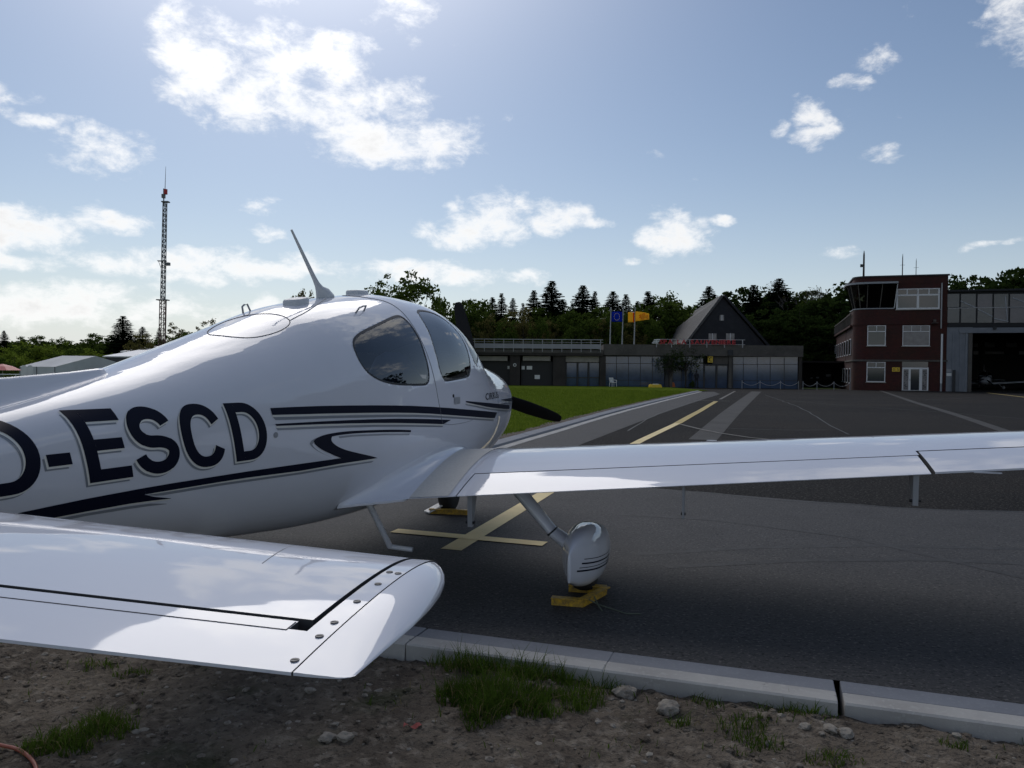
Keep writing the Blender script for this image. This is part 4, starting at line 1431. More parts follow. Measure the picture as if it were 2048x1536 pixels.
MT['skid'] = layered('tyre_mark', [((.020, .020, .021), 0, 0, 0, 0), ((.036, .036, .038), 9, 5, .42, .62)], .75, [(60, .006)])
for z_, (q, w_) in enumerate((([(1270, 1110), (1500, 1096), (1760, 1092), (2080, 1100)], .09), ([(1330, 1135), (1600, 1122), (1850, 1120), (2080, 1130)], .09), ([(1240, 1030), (1420, 1040), (1700, 1075), (2060, 1160)], .07))):
    pts_ = resample([ground_pt(*p)[:2] for p in q], 24)
    tag(gribbon('tyre_mark', pts_, w_, .0050 + .0004 * z_, MT['skid']), kind='structure')

# ---- kerbs: separate stones along both edges
kerb = tag(empty('kerb', (0, 0, 0)), kind='structure')


def profile_piece(name, prof, length, m, parent):
    """prof: list of (d, z); extruded along local x"""
    b = MB(); n = len(prof); e = .004
    rings = []
    for x, k in ((0, 1), (e, 0), (length - e, 0), (length, 1)):
        cd = sum(p[0] for p in prof) / n; cz = sum(p[1] for p in prof) / n
        rings.append([(x, d + (cd - d) * .03 * k, z - (.003 if z > -.05 else 0) * k) for d, z in prof])
    b.rings(rings)
    return b.build(name, m, parent)


def place(o, P, D, N_, z):
    o.matrix_world = Matrix(((D[0], N_[0], 0, P[0]), (D[1], N_[1], 0, P[1]), (0, 0, 1, z), (0, 0, 0, 1)))


L1 = 1.001
gut = profile_piece('gutter_slab', [(0, -.12), (0, .005), (.006, .007), (.136, .008), (.14, .004), (.14, -.12)], L1, MT['gutter'], kerb)
kst = profile_piece('kerb_stone', [(.1425, -.22), (.1425, .006), (.147, .010), (.252, .011), (.262, .003), (.268, -.22)], L1, MT['kerb'], kerb)
gut2 = profile_piece('gutter_slab', [(0, -.12), (0, .006), (.006, .010), (.17, .012), (.175, -.12)], L1, MT['kerb'], kerb)
kst2 = profile_piece('kerb_stone', [(.185, -.22), (.185, .01), (.20, .05), (.36, .085), (.38, .08), (.38, -.22)], L1, MT['gutter'], kerb)
first = True
for i in range(-3, 12):
    t = .075 + 1.008 * i
    for src in (gut, kst):
        o = src if i == -3 else src.copy()
        if i != -3:
            COL.objects.link(o); o.parent = kerb
        place(o, K1P(t + (.014 if i == 2 else 0) - (.006 if i == 1 else 0)), K1D, K1N, rnd.uniform(-.002, .002))
n2 = int((K2END + 9.3))
for i in range(n2):
    t = -9.2 + 1.008 * i
    for src in (gut2, kst2):
        o = src if i == 0 else src.copy()
        if i:
            COL.objects.link(o); o.parent = kerb
        p = K2P(t)
        place(o, p, K2D, K2N, float(gz(p[1])) + rnd.uniform(-.003, .003))

# ---- lawn left of the far kerb
lawn_poly = [tuple(CORNER + K2N * .37 + K1N * .0), tuple(K2P(K2END, .37)), (K2P(K2END)[0] + 1.5, 62.0), (K2P(K2END)[0] + 1.0, 79.5), (-4.5, 79.5), (-30, 60), (-30, 12)]
tag(sheet('lawn', lawn_poly, .055, MT['lawn']), kind='structure')
# strip of bare earth between kerb and turf
edge = []
for t in np.linspace(-9, K2END - .5, 90):
    edge.append((t, .72 + .28 * mnoise.noise(Vector((t * .9, 2, 0))) + .12 * mnoise.noise(Vector((t * 3.1, 5, 0)))))
b = MB(); b.grid([[(*K2P(t, .375), float(gz(K2P(t)[1])) + .062), (*K2P(t, (d + .375) / 2), float(gz(K2P(t)[1])) + .066), (*K2P(t, d), float(gz(K2P(t)[1])) + .058)] for t, d in edge])
le_ = b.build('lawn_edge', MT['soil'])
if le_.data.polygons[0].normal.z < 0: le_.data.flip_normals()
tag(le_, kind='structure')
# path in front of the terminal
tag(sheet('path', [(K2P(K2END)[0] + 1.0, far - 1.5), (30, far - 1.5), (30, far + .5), (K2P(K2END)[0] + 1.0, far + .5)], .012, MT['asphalt_patch']), kind='structure')


def blades(name, pts, h, w, lean, m, seed, nseg=2):
    """thin curved grass blades, joined into one mesh"""
    r = random.Random(seed); V, Fc = [], []
    for (x, y, z, sc) in pts:
        hh = h * sc * r.choice((.5, .7, .85, 1.0, 1.15, 1.5)) * r.uniform(.75, 1.2); a = r.uniform(0, 2 * math.pi); ww = w * r.uniform(.7, 1.3)
        la = r.uniform(0, 2 * math.pi); ln = lean * hh * r.uniform(.2, 1.2)
        c, s = math.cos(a) * ww / 2, math.sin(a) * ww / 2
        b0 = len(V)
        V += [(x - c, y - s, z), (x + c, y + s, z)]
        mx, my = x + math.cos(la) * ln * .35, y + math.sin(la) * ln * .35
        V += [(mx - c * .8, my - s * .8, z + hh * .55), (mx + c * .8, my + s * .8, z + hh * .55)]
        V += [(x + math.cos(la) * ln, y + math.sin(la) * ln, z + hh * (1 - .25 * min(1, ln / hh)))]
        Fc += [(b0, b0 + 1, b0 + 3, b0 + 2), (b0 + 2, b0 + 3, b0 + 4)]
    me = bpy.data.meshes.new(name); me.from_pydata(V, [], Fc); me.materials.append(m)
    o = bpy.data.objects.new(name, me); COL.objects.link(o)
    return o


pts = []
for i in range(46000):
    u = rnd.random() ** 1.5
    t = -2 + u * 46; d = .62 + rnd.random() ** 1.2 * (6 + 10 * u)
    p = K2P(t, d)
    pts.append((p[0], p[1], float(gz(p[1])) + .05, .8 + 1.6 * u))
tag(blades('lawn_grass', pts, .06, .014, .5, MT['grass2'], 3), 'short mown grass on the lawn beside the far kerb', 'grass', kind='stuff')


# ---- bare soil in the foreground
def soil_z(t, d):
    p = Vector((t, d, 0))
    z = -.036 + .024 * mnoise.noise(p * 1.1) + .020 * mnoise.noise(p * 3.1 + Vector((5, 1, 0))) + .016 * mnoise.noise(p * 8.3) + .012 * mnoise.noise(p * 21) + .007 * mnoise.noise(p * 47)
    z += .05 * max(0, d - .55) * .35
    z -= .012 * math.exp(-((d - .27) / .06) ** 2)
    if t < 1:
        z -= .05 * min(1, (1 - t) / 2)
    return z


ts = np.concatenate([np.linspace(-7, -3.2, 30), np.linspace(-3.15, 3.4, 330), np.linspace(3.45, 9, 40)])
ds = np.concatenate([np.linspace(.26, 2.2, 130), np.linspace(2.25, 7, 40)])
rows = []
for d in ds:
    r = []
    for t in ts:
        p = K1P(t, d); r.append((p[0], p[1], soil_z(t, d)))
    rows.append(r)
b = MB(); b.grid(rows)
soil = tag(b.build('soil', MT['soil'], smooth=True), kind='structure')
if soil.data.polygons[0].normal.z < 0:
    soil.data.flip_normals()


def soil_at(px, py):
    """point of the soil seen in direction (px, py)"""
    r = cam_ray(px, py); z = -.06
    for _ in range(8):
        P = np.array([0, 0, HC]) + r * ((z - HC) / r[2])
        q = P[:2] - K1A
        z = soil_z(float(q @ K1D), float(q @ K1N))
    return np.array([P[0], P[1], z])


# pebbles and clods
def rock_mesh(name, r, seed, m, sub=2, flat=.65):
    bm = bmesh.new(); bmesh.ops.create_icosphere(bm, subdivisions=sub, radius=r)
    rr_ = random.Random(seed); off = Vector((rr_.random() * 50, rr_.random() * 50, 0))
    for v in bm.verts:
        n = v.co.normalized()
        k = 1 + .35 * mnoise.noise(n * 1.4 + off) + .18 * mnoise.noise(n * 3.5 + off)
        v.co = Vector((v.co.x * k * 1.15, v.co.y * k, v.co.z * k * flat))
    me = bpy.data.meshes.new(name); bm.to_mesh(me); bm.free(); me.materials.append(m)
    return me


b = MB()
proto = []
for s in range(6):
    me = rock_mesh('p', 1.0, s, MT['stone'], 1); proto.append(([tuple(v.co) for v in me.vertices], [tuple(p.vertices) for p in me.polygons])); bpy.data.meshes.remove(me)
for mi_, cnt in ((0, 2200), (1, 5200)):
    for i in range(cnt):
        t = rnd.uniform(-3.2, 3.3); d = .27 + 1.75 * rnd.random()
        r = (.004 if mi_ else .0028) + .017 * rnd.random() ** 6
        p = K1P(t, d); z = soil_z(t, d); V, Fc = proto[rnd.randrange(6)]
        a = rnd.uniform(0, 6.28); c, s = math.cos(a), math.sin(a)
        b.add([(p[0] + r * (x * c - y * s), p[1] + r * (x * s + y * c), z + r * zz * .9) for x, y, zz in V], Fc, mi_)
tag(b.build('pebbles', [MT['stone'], MT['soil']]), 'small pale pebbles and clods scattered over the bare soil', 'pebbles', kind='stuff')

STONES = [((1250, 1390), .048, 'large pale stone against the near kerb beside the grass tuft'), ((1337, 1420), .046, 'rough pale stone by the kerb, second right of the big tuft'),
          ((655, 1478), .030, 'flat white stone on bare soil below the tail tip'), ((690, 1476), .027, 'small white stone just right of the flat white stone'),
          ((1690, 1470), .032, 'small grey stone on soil below the dark kerb joint'), ((1660, 1462), .026, 'round pale stone left of the small grey stone'),
          ((620, 1383), .022, 'pale chip of stone under the tail tip edge'), ((1610, 1455), .022, 'white pebble between soil tufts in front of the kerb')]
for k, (px, r, lab) in enumerate(STONES):
    me = rock_mesh('stone', r, 40 + k, MT['stone'], 3, .6)
    o = bpy.data.objects.new('stone', me); COL.objects.link(o)
    p = soil_at(*px); o.location = (p[0], p[1], p[2] + r * .22); o.rotation_euler = (0, 0, k)
    tag(o, lab, 'stone', 'loose stones on the soil')

# grass tufts
TUFTS = [(960, 1330, .16, 380, 1.25), (1040, 1340, .20, 640, 1.3), (1110, 1350, .18, 560, 1.2), (1180, 1370, .14, 260, 1.0), (1000, 1400, .18, 520, 1.2), (1080, 1420, .13, 260, 1.0), (950, 1440, .10, 200, 1.0), (930, 1380, .08, 150, 1.1), (1140, 1400, .1, 150, .9),
         (1395, 1410, .07, 60, .8), (1370, 1450, .05, 30, .6), (1490, 1460, .10, 90, .7), (1510, 1500, .08, 60, .6), (1580, 1425, .1, 60, .6), (1625, 1420, .09, 60, .7),
         (1920, 1495, .05, 40, .5), (1670, 1525, .07, 60, .5), (180, 1470, .12, 240, .8), (110, 1500, .09, 180, .8), (230, 1445, .07, 110, .7), (190, 1330, .07, 60, .5), (265, 1350, .06, 40, .5), (1310, 1370, .05, 40, .6), (850, 1310, .05, 60, .6)]
gp, dp = [], []
for (px, py, rad, n, sc) in TUFTS:
    c = soil_at(px, py)
    for i in range(int(n * 3.2)):
        a = rnd.uniform(0, 6.28); q = rad * math.sqrt(rnd.random()) * 1.25
        x, y = c[0] + q * math.cos(a) * 1.25, c[1] + q * math.sin(a) * .8
        k = np.array([x, y]) - K1A
        t, d = float(k @ K1D), float(k @ K1N)
        if d < .285:
            continue
        nz = mnoise.noise(Vector((x * 7, y * 9, 2))) + .6 * mnoise.noise(Vector((x * 19, y * 23, 7)))
        if nz < -.42 + .40 * (q / (rad * 1.15)) ** 2:
            continue
        (dp if rnd.random() < .16 else gp).append((x, y, soil_z(t, d) - .005, sc * (1.15 - .6 * q / (rad * 1.15)) * (1 + .7 * nz)))
for i in range(1500):
    t, d = rnd.uniform(-3.2, 3.2), .27 + 1.8 * rnd.random()
    if mnoise.noise(Vector((t * 1.6, d * 1.6, 4))) < .05:
        continue
    p = K1P(t, d); (dp if rnd.random() < .4 else gp).append((p[0], p[1], soil_z(t, d) - .003, .45))
tag(blades('grass_tufts', gp, .085, .0042, .8, MT['grass1'], 5), 'dark green grass tufts growing from the bare soil', 'grass', kind='stuff')
tag(blades('dry_grass', dp, .075, .0034, 1.1, MT['drygrass'], 6), 'dry yellow grass stalks among the green tufts', 'grass', kind='stuff')

# red hose at the lower left
p = [soil_at(x, y) + (0, 0, .012) for x, y in ((-60, 1478), (0, 1497), (35, 1503), (62, 1522), (75, 1545), (70, 1580))]
b = MB(); b.tube(smooth_poly(p, 2), .007, 8)
MT['hose'] = mat('red_brown_hose', (.28, .06, .03), .5)
tag(b.build('hose', MT['hose'], smooth=True), 'red brown hose lying on soil in the lower left corner', 'hose')
p = soil_at(825, 1458)
MT['rag'] = mat('faded_red_tape', (.26, .05, .045), .8)
b = MB(); b.grid([[(p[0] - .035 + .012 * i, p[1] - .01 + .011 * j + .004 * (i % 2), p[2] + .012 + .010 * math.sin(i * 1.3 + j)) for i in range(7)] for j in range(3)])
tag(b.build('tape_scrap', MT['rag'], smooth=True), 'faded red scrap of tape on soil below the tail', 'scrap')

# ================================================================== BUILDINGS
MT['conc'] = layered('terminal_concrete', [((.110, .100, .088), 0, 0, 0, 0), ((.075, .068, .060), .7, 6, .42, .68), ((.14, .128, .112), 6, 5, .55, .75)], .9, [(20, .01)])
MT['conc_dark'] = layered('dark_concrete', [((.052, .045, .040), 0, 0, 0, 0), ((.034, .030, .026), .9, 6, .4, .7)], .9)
MT['lintel'] = layered('pale_lintel', [((.36, .33, .29), 0, 0, 0, 0), ((.28, .26, .23), 1.5, 5, .4, .7)], .85)
MT['pane'] = mat('building_pane', (.060, .095, .165), .06, spec=.8, noise=(.35, 3, .45))
MT['pane_dark'] = mat('dark_pane', (.02, .025, .032), .06, spec=.7)
MT['pane_curtain'] = mat('curtained_pane', (.20, .19, .20), .15, noise=(1.8, 2, .35))
MT['frame_dark'] = mat('dark_frame', (.016, .018, .022), .5)
MT['rail'] = mat('galvanised_rail', (.42, .42, .42), .5, noise=(4, 3, .2))
MT['railpanel'] = mat('grey_rail_panel', (.33, .33, .35), .55, noise=(.7, 4, .18))
MT['door_black'] = mat('black_door', (.012, .012, .013), .6)
MT['paper'] = mat('paper_notice', (.75, .75, .72), .8)
MT['slate'] = layered('slate_roof', [((.070, .068, .068), 0, 0, 0, 0), ((.06, .058, .06), 1.4, 6, .4, .66), ((.15, .147, .142), 3.2, 6, .56, .72), ((.035, .035, .035), 5, 5, .58, .70)], .75, [(5, .05)])
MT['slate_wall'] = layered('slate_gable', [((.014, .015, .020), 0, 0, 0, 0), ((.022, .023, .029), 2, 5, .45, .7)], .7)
MT['red'] = mat('red_sign_paint', (.42, .012, .018), .5)
MT['sign_yellow'] = mat('yellow_sign', (.75, .5, .03), .5)
MT['sign_black'] = mat('black_lettering', (.012, .012, .012), .6)
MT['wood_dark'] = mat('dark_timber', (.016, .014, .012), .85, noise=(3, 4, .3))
MT['hgrey'] = layered('hangar_cladding', [((.20, .215, .24), 0, 0, 0, 0), ((.16, .175, .20), 1.2, 5, .4, .7)], .55)
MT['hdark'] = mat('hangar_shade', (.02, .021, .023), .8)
MT['translucent'] = mat('hangar_window_panel', (.075, .08, .088), .16, spec=.6, noise=(.5, 3, .4))
MT['translucent2'] = mat('hangar_window_panel_mauve', (.115, .105, .12), .2, spec=.6, noise=(.5, 3, .35))


def brick_mat():
    m = bpy.data.materials.new('red_brick'); m.use_nodes = True
    t = m.node_tree; N, L = t.nodes, t.links; b = N['Principled BSDF']; b.inputs['Roughness'].default_value = .85
    tc = N.new('ShaderNodeTexCoord'); mp = N.new('ShaderNodeMapping'); mp.inputs['Rotation'].default_value = (math.pi / 2, 0, 0)
    L.new(tc.outputs['Object'], mp.inputs[0])
    br = N.new('ShaderNodeTexBrick'); br.inputs['Scale'].default_value = 1.0
    br.inputs['Brick Width'].default_value = .22; br.inputs['Row Height'].default_value = .075; br.inputs['Mortar Size'].default_value = .008
    br.inputs['Color1'].default_value = (.19, .045, .026, 1); br.inputs['Color2'].default_value = (.11, .027, .018, 1); br.inputs['Mortar'].default_value = (.10, .07, .06, 1)
    L.new(mp.outputs[0], br.inputs['Vector'])
    n = N.new('ShaderNodeTexNoise'); n.inputs['Scale'].default_value = .6; n.inputs['Detail'].default_value = 5; L.new(tc.outputs['Object'], n.inputs['Vector'])
    mx = N.new('ShaderNodeMix'); mx.data_type = 'RGBA'; mx.blend_type = 'MULTIPLY'; mx.inputs['Factor'].default_value = .7
    L.new(br.outputs[0], mx.inputs['A']); L.new(n.outputs['Color'], mx.inputs['B'])
    mu = N.new('ShaderNodeMix'); mu.data_type = 'RGBA'; mu.blend_type = 'MULTIPLY'; mu.inputs['Factor'].default_value = 1; mu.inputs['B'].default_value = (.52, .40, .38, 1)
    L.new(mx.outputs['Result'], mu.inputs['A']); L.new(mu.outputs['Result'], b.inputs['Base Color'])
    return m


MT['brick'] = brick_mat()


class Facade:
    """a facade through the point (x0, y0) running along direction yaw; maps photo directions to local metres"""
    def __init__(self, x0, y0, yaw):
        self.o = np.array([x0, y0]); self.d = np.array([math.cos(yaw), -math.sin(yaw)]); self.n = np.array([math.sin(yaw), math.cos(yaw)])
        self.yaw = yaw; self.z0 = float(gz(y0))

    def __call__(self, px, py):
        r = cam_ray(px, py)
        t = (self.o @ self.n) / (r[:2] @ self.n)
        P = np.array([0, 0, HC]) + r * t
        return float((P[:2] - self.o) @ self.d), float(P[2] - self.z0)

    def root(self, name):
        return empty(name, (self.o[0], self.o[1], self.z0), -self.yaw)


def rect(F, x0, y0, x1, y1):
    """photo box -> local (xa, za, xb, zb), za < zb"""
    a = F(x0, (y0 + y1) / 2)[0]; c = F(x1, (y0 + y1) / 2)[0]
    xm = (x0 + x1) / 2
    return a, F(xm, y1)[1], c, F(xm, y0)[1]


def slab(F, name, m, parent, x0, y0, x1, y1, n0, n1, z_floor=None):
    """box in front of/behind the facade: n0..n1 along the inward normal"""
    a, za, c, zb = rect(F, x0, y0, x1, y1)
    if z_floor is not None:
        za = z_floor
    b = MB(); b.box((a, n0, za), (c, n1, zb))
    return b.build(name, m, parent)


def sign_text(name, txt, m, parent, x, z, h, n, width=None):
    V, Fc = text_mesh(txt, 1.0)
    w0, h0 = V[:, 0].max() - V[:, 0].min(), V[:, 1].max() - V[:, 1].min()
    sx = (width / w0) if width else h / h0
    b = MB(); b.add([(x + (p[0] - V[:, 0].min()) * sx, n, z + (p[1] - V[:, 1].min()) * h / h0) for p in V], Fc)
    return b.build(name, m, parent)


# ---- terminal building
FT = Facade(0.0, 80.0, math.radians(4.0))
term = FT.root('terminal_building')
tag(term, 'low dark concrete terminal with blue glass front and roof terrace railing', 'building')
# left block with the terrace
zA = FT(1080, 711)[1]; zAt = FT(1080, 699)[1]
xa0, xa1 = FT(930, 740)[0], FT(1205, 740)[0]
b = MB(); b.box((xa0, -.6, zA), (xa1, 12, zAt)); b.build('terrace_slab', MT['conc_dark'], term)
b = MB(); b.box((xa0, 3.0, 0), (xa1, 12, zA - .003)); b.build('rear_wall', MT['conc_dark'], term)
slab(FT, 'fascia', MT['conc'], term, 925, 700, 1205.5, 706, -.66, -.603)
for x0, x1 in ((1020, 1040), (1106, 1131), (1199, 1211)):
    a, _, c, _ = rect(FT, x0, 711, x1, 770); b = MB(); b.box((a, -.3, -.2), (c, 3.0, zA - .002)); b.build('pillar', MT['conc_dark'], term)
for x0, x1 in ((950, 1019), (1042, 1105)):
    d = slab(FT, 'garage_door', MT['door_black'], term, x0, 722, x1, 772, .35, .42, -.1)
    slab(FT, 'shutter_box', MT['lintel'], term, x0 + 4, 712.5, x1 - 4, 721.5, -.1, .30)
for (x0, y0, x1, y1) in ((1014.5, 732, 1018.5, 738), (1043, 732, 1049, 739), (1053, 732, 1064, 739), (1069, 750, 1079.5, 758)):
    slab(FT, 'notice', MT['paper'], term, x0, y0, x1, y1, .33, .345)
cx, cz = FT(1030, 730)
b = MB(); b.tube([(cx, -.34, cz), (cx, -.31, cz)], .17, 20); rs = b.build('round_sign', MT['paper'], term)
b = MB(); b.tube([(cx, -.346, cz), (cx, -.3405, cz)], .10, 20); b.build('sign_centre', MT['conc_dark'], rs)
slab(FT, 'pale_lintel', MT['lintel'], term, 1131.5, 712.5, 1198.5, 724, .0, .35)
for x0, x1 in ((1133, 1153), (1157, 1175), (1179, 1198)):
    w = slab(FT, 'glass_door', MT['pane'], term, x0, 725.5, x1, 769.5, .25, .28, -.05)
    slab(FT, 'door_rail', MT['frame_dark'], w, x0 - .5, 754.3, x1 + .5, 756.3, .18, .23)
for x in (1132, 1155, 1177):
    slab(FT, 'door_post', MT['frame_dark'], term, x - 1.2, 724.5, x + 1.4, 770, .15, .29, -.05)
# railing
zr0, zr1 = zAt, FT(1080, 680)[1]
xs = [FT(951 + 19.2 * i, 690)[0] for i in range(14)]
for x in xs:
    b = MB(); b.box((x - .03, -.72, zr0 - .25), (x + .03, -.66, zr1)); b.build('rail_post', MT['rail'], term)
b = MB(); b.box((xs[0] - .3, -.74, zr1), (xs[-1] + .25, -.64, zr1 + .07)); b.build('hand_rail', MT['rail'], term)
b = MB(); b.box((xs[0] - .3, -.70, zr1 - .26), (xs[-1] + .25, -.68, zr1 - .22)); b.build('middle_rail', MT['rail'], term)
zp0, zp1 = FT(1080, 697.3)[1], FT(1080, 688)[1]
for i in range(13):
    b = MB(); b.box((xs[i] + .035, -.70, zp0), (xs[i + 1] - .035, -.67, zp1)); b.build('rail_panel', MT['railpanel'], term)
# right block with glass front
xb0, xb1 = FT(1206, 740)[0], FT(1604, 740)[0]
zB = FT(1400, 712)[1]; zBt = FT(1400, 690)[1]
b = MB(); b.box((xb0, -.35, zB), (xb1, 13, zBt)); b.build('parapet', MT['conc'], term)
b = MB(); b.box((xb0 + .1, 1.2, -.2), (xb1 - .1, 12.5, zB - .003)); b.build('rear_wall', MT['conc_dark'], term)
for x0, x1, m in ((1330, 1337, 'frame_dark'), (1337.5, 1345, 'conc'), (1457, 1463, 'conc'), (1463.3, 1465.5, 'frame_dark'), (1597, 1603.5, 'conc_dark')):
    a, _, c, _ = rect(FT, x0, 712, x1, 775); b = MB(); b.box((a, -.1, -.2), (c, 1.2, zB - .002)); b.build('pillar', MT[m], term)


def glazing(cols, rows, m, n0=.10):
    for i in range(len(cols) - 1):
        for j in range(len(rows) - 1):
            slab(FT, 'pane', MT[m], term, cols[i] + .6, rows[j] + .5, cols[i + 1] - .6, rows[j + 1] - .5, n0 + .012 * ((i * 3 + j * 5) % 4), n0 + .08)
    a = FT(cols[0], 740)[0]; c = FT(cols[-1], 740)[0]
    b = MB(); b.box((a, n0 + .085, -.2), (c, n0 + .14, zB - .004)); b.build('window_frame', MT['frame_dark'], term)


glazing([1211, 1233, 1257, 1281, 1305, 1329.5], [712.8, 727, 760.5, 774], 'pane')
glazing([1345.5, 1363, 1384, 1407], [712.8, 727, 760.5, 776], 'pane')
glazing([1466, 1487, 1515, 1541, 1569, 1596.5], [713.5, 729, 761.5, 778], 'pane')
slab(FT, 'entrance_panel', MT['conc'], term, 1425, 713, 1457, 728, .05, .3)
for x0, x1 in ((1411, 1432), (1436, 1456)):
    slab(FT, 'entrance_door', MT['pane'], term, x0, 731.5, x1, 776, .30, .34, -.02)
for x in (1408.5, 1433.5):
    slab(FT, 'door_post', MT['frame_dark'], term, x - 1.6, 729, x + 1.8, 776, .18, .345, -.02)
slab(FT, 'door_head', MT['frame_dark'], term, 1407, 728.2, 1457, 731.4, .12, .36)
slab(FT, 'loudspeaker_box', MT['frame_dark'], term, 1454, 700, 1464, 711, -.55, -.36)
# gate sign C
s = FT.root('gate_sign')
tag(s, 'small yellow square sign with black letter C above the terminal door', 'sign')
slab(FT, 'sign_board', MT['sign_yellow'], s, 1414.5, 712.5, 1425, 725, -.22, -.16)
a, za, c, zb = rect(FT, 1417, 714.5, 1423, 723.2)
sign_text('letter', 'C', MT['sign_black'], s, a, za, zb - za, -.225, c - a)
# red roof sign
s = FT.root('roof_sign')
tag(s, 'long row of red capital letters on a frame along the terminal roof', 'sign')
a, za, c, zb = rect(FT, 1318, 680, 1486, 688.5)
for sg_ in (0,):
    sz = (zb - za) / .72
    # one object per letter: group the glyph's faces by connected pieces
    cur = 0.0
    for ch_ in 'SPA LA SAUVENIERE':
        if ch_ == ' ':
            cur += .5; continue
        V, Fc = text_mesh(ch_, 1.0, 1.0, .03); wl = V[:, 0].max() - V[:, 0].min()
        b = MB(); x0 = V[:, 0].min()
        for n, flip in ((-.62, False), (-.50, True)):
            b.add([(a + (cur + p[0] - x0) * (c - a) / 12.4, n, za + p[1] * sz) for p in V], [f[::-1] if flip else f for f in Fc])
        n_ = len(V); ed = {}
        for f in Fc:
            for i in range(len(f)):
                e = (f[i], f[(i + 1) % len(f)]); ed[tuple(sorted(e))] = None if tuple(sorted(e)) in ed else e
        for e in ed.values():
            if e:
                b.f.append((e[1], e[0], e[0] + n_, e[1] + n_)); b.m.append(0)
        b.build('letter', MT['red'], s)
        cur += wl + .13
b = MB()
b.box((a - .3, -.49, za - .05), (c + .1, -.45, za)); b.box((a - .3, -.49, zb), (c + .1, -.45, zb + .05))
b.build('sign_rail', MT['rail'], s)
for px in (1312, 1342, 1378, 1412, 1447, 1483):
    x = FT(px, 690)[0]
    b = MB(); b.box((x - .04, -.52, za - .35), (x + .04, -.44, zb)); b.build('sign_leg', MT['rail'], s)
a2, _, c2, _ = rect(FT, 1303, 680, 1315, 688.5)
for k in range(3):
    b = MB(); z = za + (zb - za) * (.08 + .36 * k); b.box((a2 + .10 * k, -.6, z), (c2 + .10 * k, -.5, z + .10)); b.build('sign_stripe', MT['paper'], s)

# ---- steep roofed house behind the terminal
apex = at(1447, 592, 89.0); zr = apex[2]
fe = at(1372, 690, 89.0); re_ = at(1536, 690, 89.0)
house = empty('steep_roof_house', (apex[0], 89.0, float(gz(95))), 0)
tag(house, 'dark house with a steep slate roof rising behind the terminal', 'house')
hz = float(gz(95)); ox = apex[0]
ex, ez = fe[0] - ox, fe[2] - hz
rx = re_[0] - ox
dx, dy = 2.6, 24.0                                     # ridge runs back and slightly to the right
zt_ = zr - hz


def thick_quad(name, P, m, parent, t=.25):
    P = [np.array(p, float) for p in P]
    n = np.cross(P[1] - P[0], P[3] - P[0]); n /= np.linalg.norm(n)
    b = MB(); b.add([*P, *[p - n * t for p in P]], [(0, 1, 2, 3), (7, 6, 5, 4), (0, 4, 5, 1), (1, 5, 6, 2), (2, 6, 7, 3), (3, 7, 4, 0)])
    return b.build(name, m, parent)


lslope = thick_quad('roof_slope', [(0, 0, zt_), (ex, 0, ez), (ex - .7, dy, ez), (dx, dy, zt_)], MT['slate'], house)
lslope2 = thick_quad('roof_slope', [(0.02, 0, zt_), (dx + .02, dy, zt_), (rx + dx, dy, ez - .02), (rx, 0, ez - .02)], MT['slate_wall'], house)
b = MB(); b.prism([(ex + .1, .35, 0), (rx - .1, .35, 0), (rx - .1, .35, ez - .1), (0, .35, zt_ - .10), (ex + .1, .35, ez - .1)], (0, .3, 0)); gable = b.build('gable_wall', MT['slate_wall'], house)
b = MB(); b.box((ex + .6, .7, 0), (ex + .9, dy, ez - .1)); b.box((rx - .9, .7, 0), (rx - .6, dy, ez - .1)); b.build('side_wall', MT['slate_wall'], house)
for (x0, y0, x1, y1) in ((1439.5, 630, 1448, 641), (1417, 667, 1433, 681), (1452, 667, 1469, 681)):
    p, q = at(x0, y1, 89.3), at(x1, y0, 89.3)
    b = MB(); b.box((p[0] - ox, .29, p[2] - hz), (q[0] - ox, .345, q[2] - hz)); w = b.build('window', MT['pane_curtain'], gable)
    b = MB(); b.box(((p[0] + q[0]) / 2 - ox - .03, .27, p[2] - hz), ((p[0] + q[0]) / 2 - ox + .03, .288, q[2] - hz)); b.build('window_bar', MT['white'], w)
for k, (u, v0, v1) in enumerate(((.06, .02, .17), (.14, .04, .20), (.30, .02, .17), (.44, .02, .14), (.60, .02, .12))):
    P = lambda u_, v_: np.array([ex * (1 - v_) + dx * u_ , dy * u_, ez + (zt_ - ez) * v_]) + np.array([-.10, 0, .10])
    thick_quad('roof_window', [P(u, v1), P(u, v0), P(u + .030, v0), P(u + .030, v1)], MT['white'], lslope, .08)

# ---- brick control tower building, turned with the apron
YW = math.radians(19)
FW = Facade(*(at(1706, 740, 74.0)[:2]), YW)
tower = FW.root('control_tower_building')
tag(tower, 'red brick three-storey control building with rounded corner and white window frames', 'building')
WX = FW(1893, 700)[0]; ZT_ = FW(1800, 553)[1]; Z3 = FW(1760, 619)[1]
R = 1.1


def plan(off=0.0, r=R):
    pts = [(WX + off, 0 - off), (WX + off, 9.0), (-off, 9.0)]
    arc = [(r - (r + off) * math.cos(t), r - (r + off) * math.sin(t)) for t in np.linspace(0, math.pi / 2, 10)]
    return pts + arc


def extrude_plan(name, pts, z0, z1, m, parent, smooth=False):
    b = MB(); n = len(pts)
    b.add([(x, y, z0) for x, y in pts] + [(x, y, z1) for x, y in pts], [tuple(range(n - 1, -1, -1)), tuple(range(n, 2 * n))] + [(i, (i + 1) % n, n + (i + 1) % n, n + i) for i in range(n)])
    o = b.build(name, m, parent)
    bm = bmesh.new(); bm.from_mesh(o.data); bmesh.ops.recalc_face_normals(bm, faces=bm.faces[:]); bm.to_mesh(o.data); bm.free()
    return o


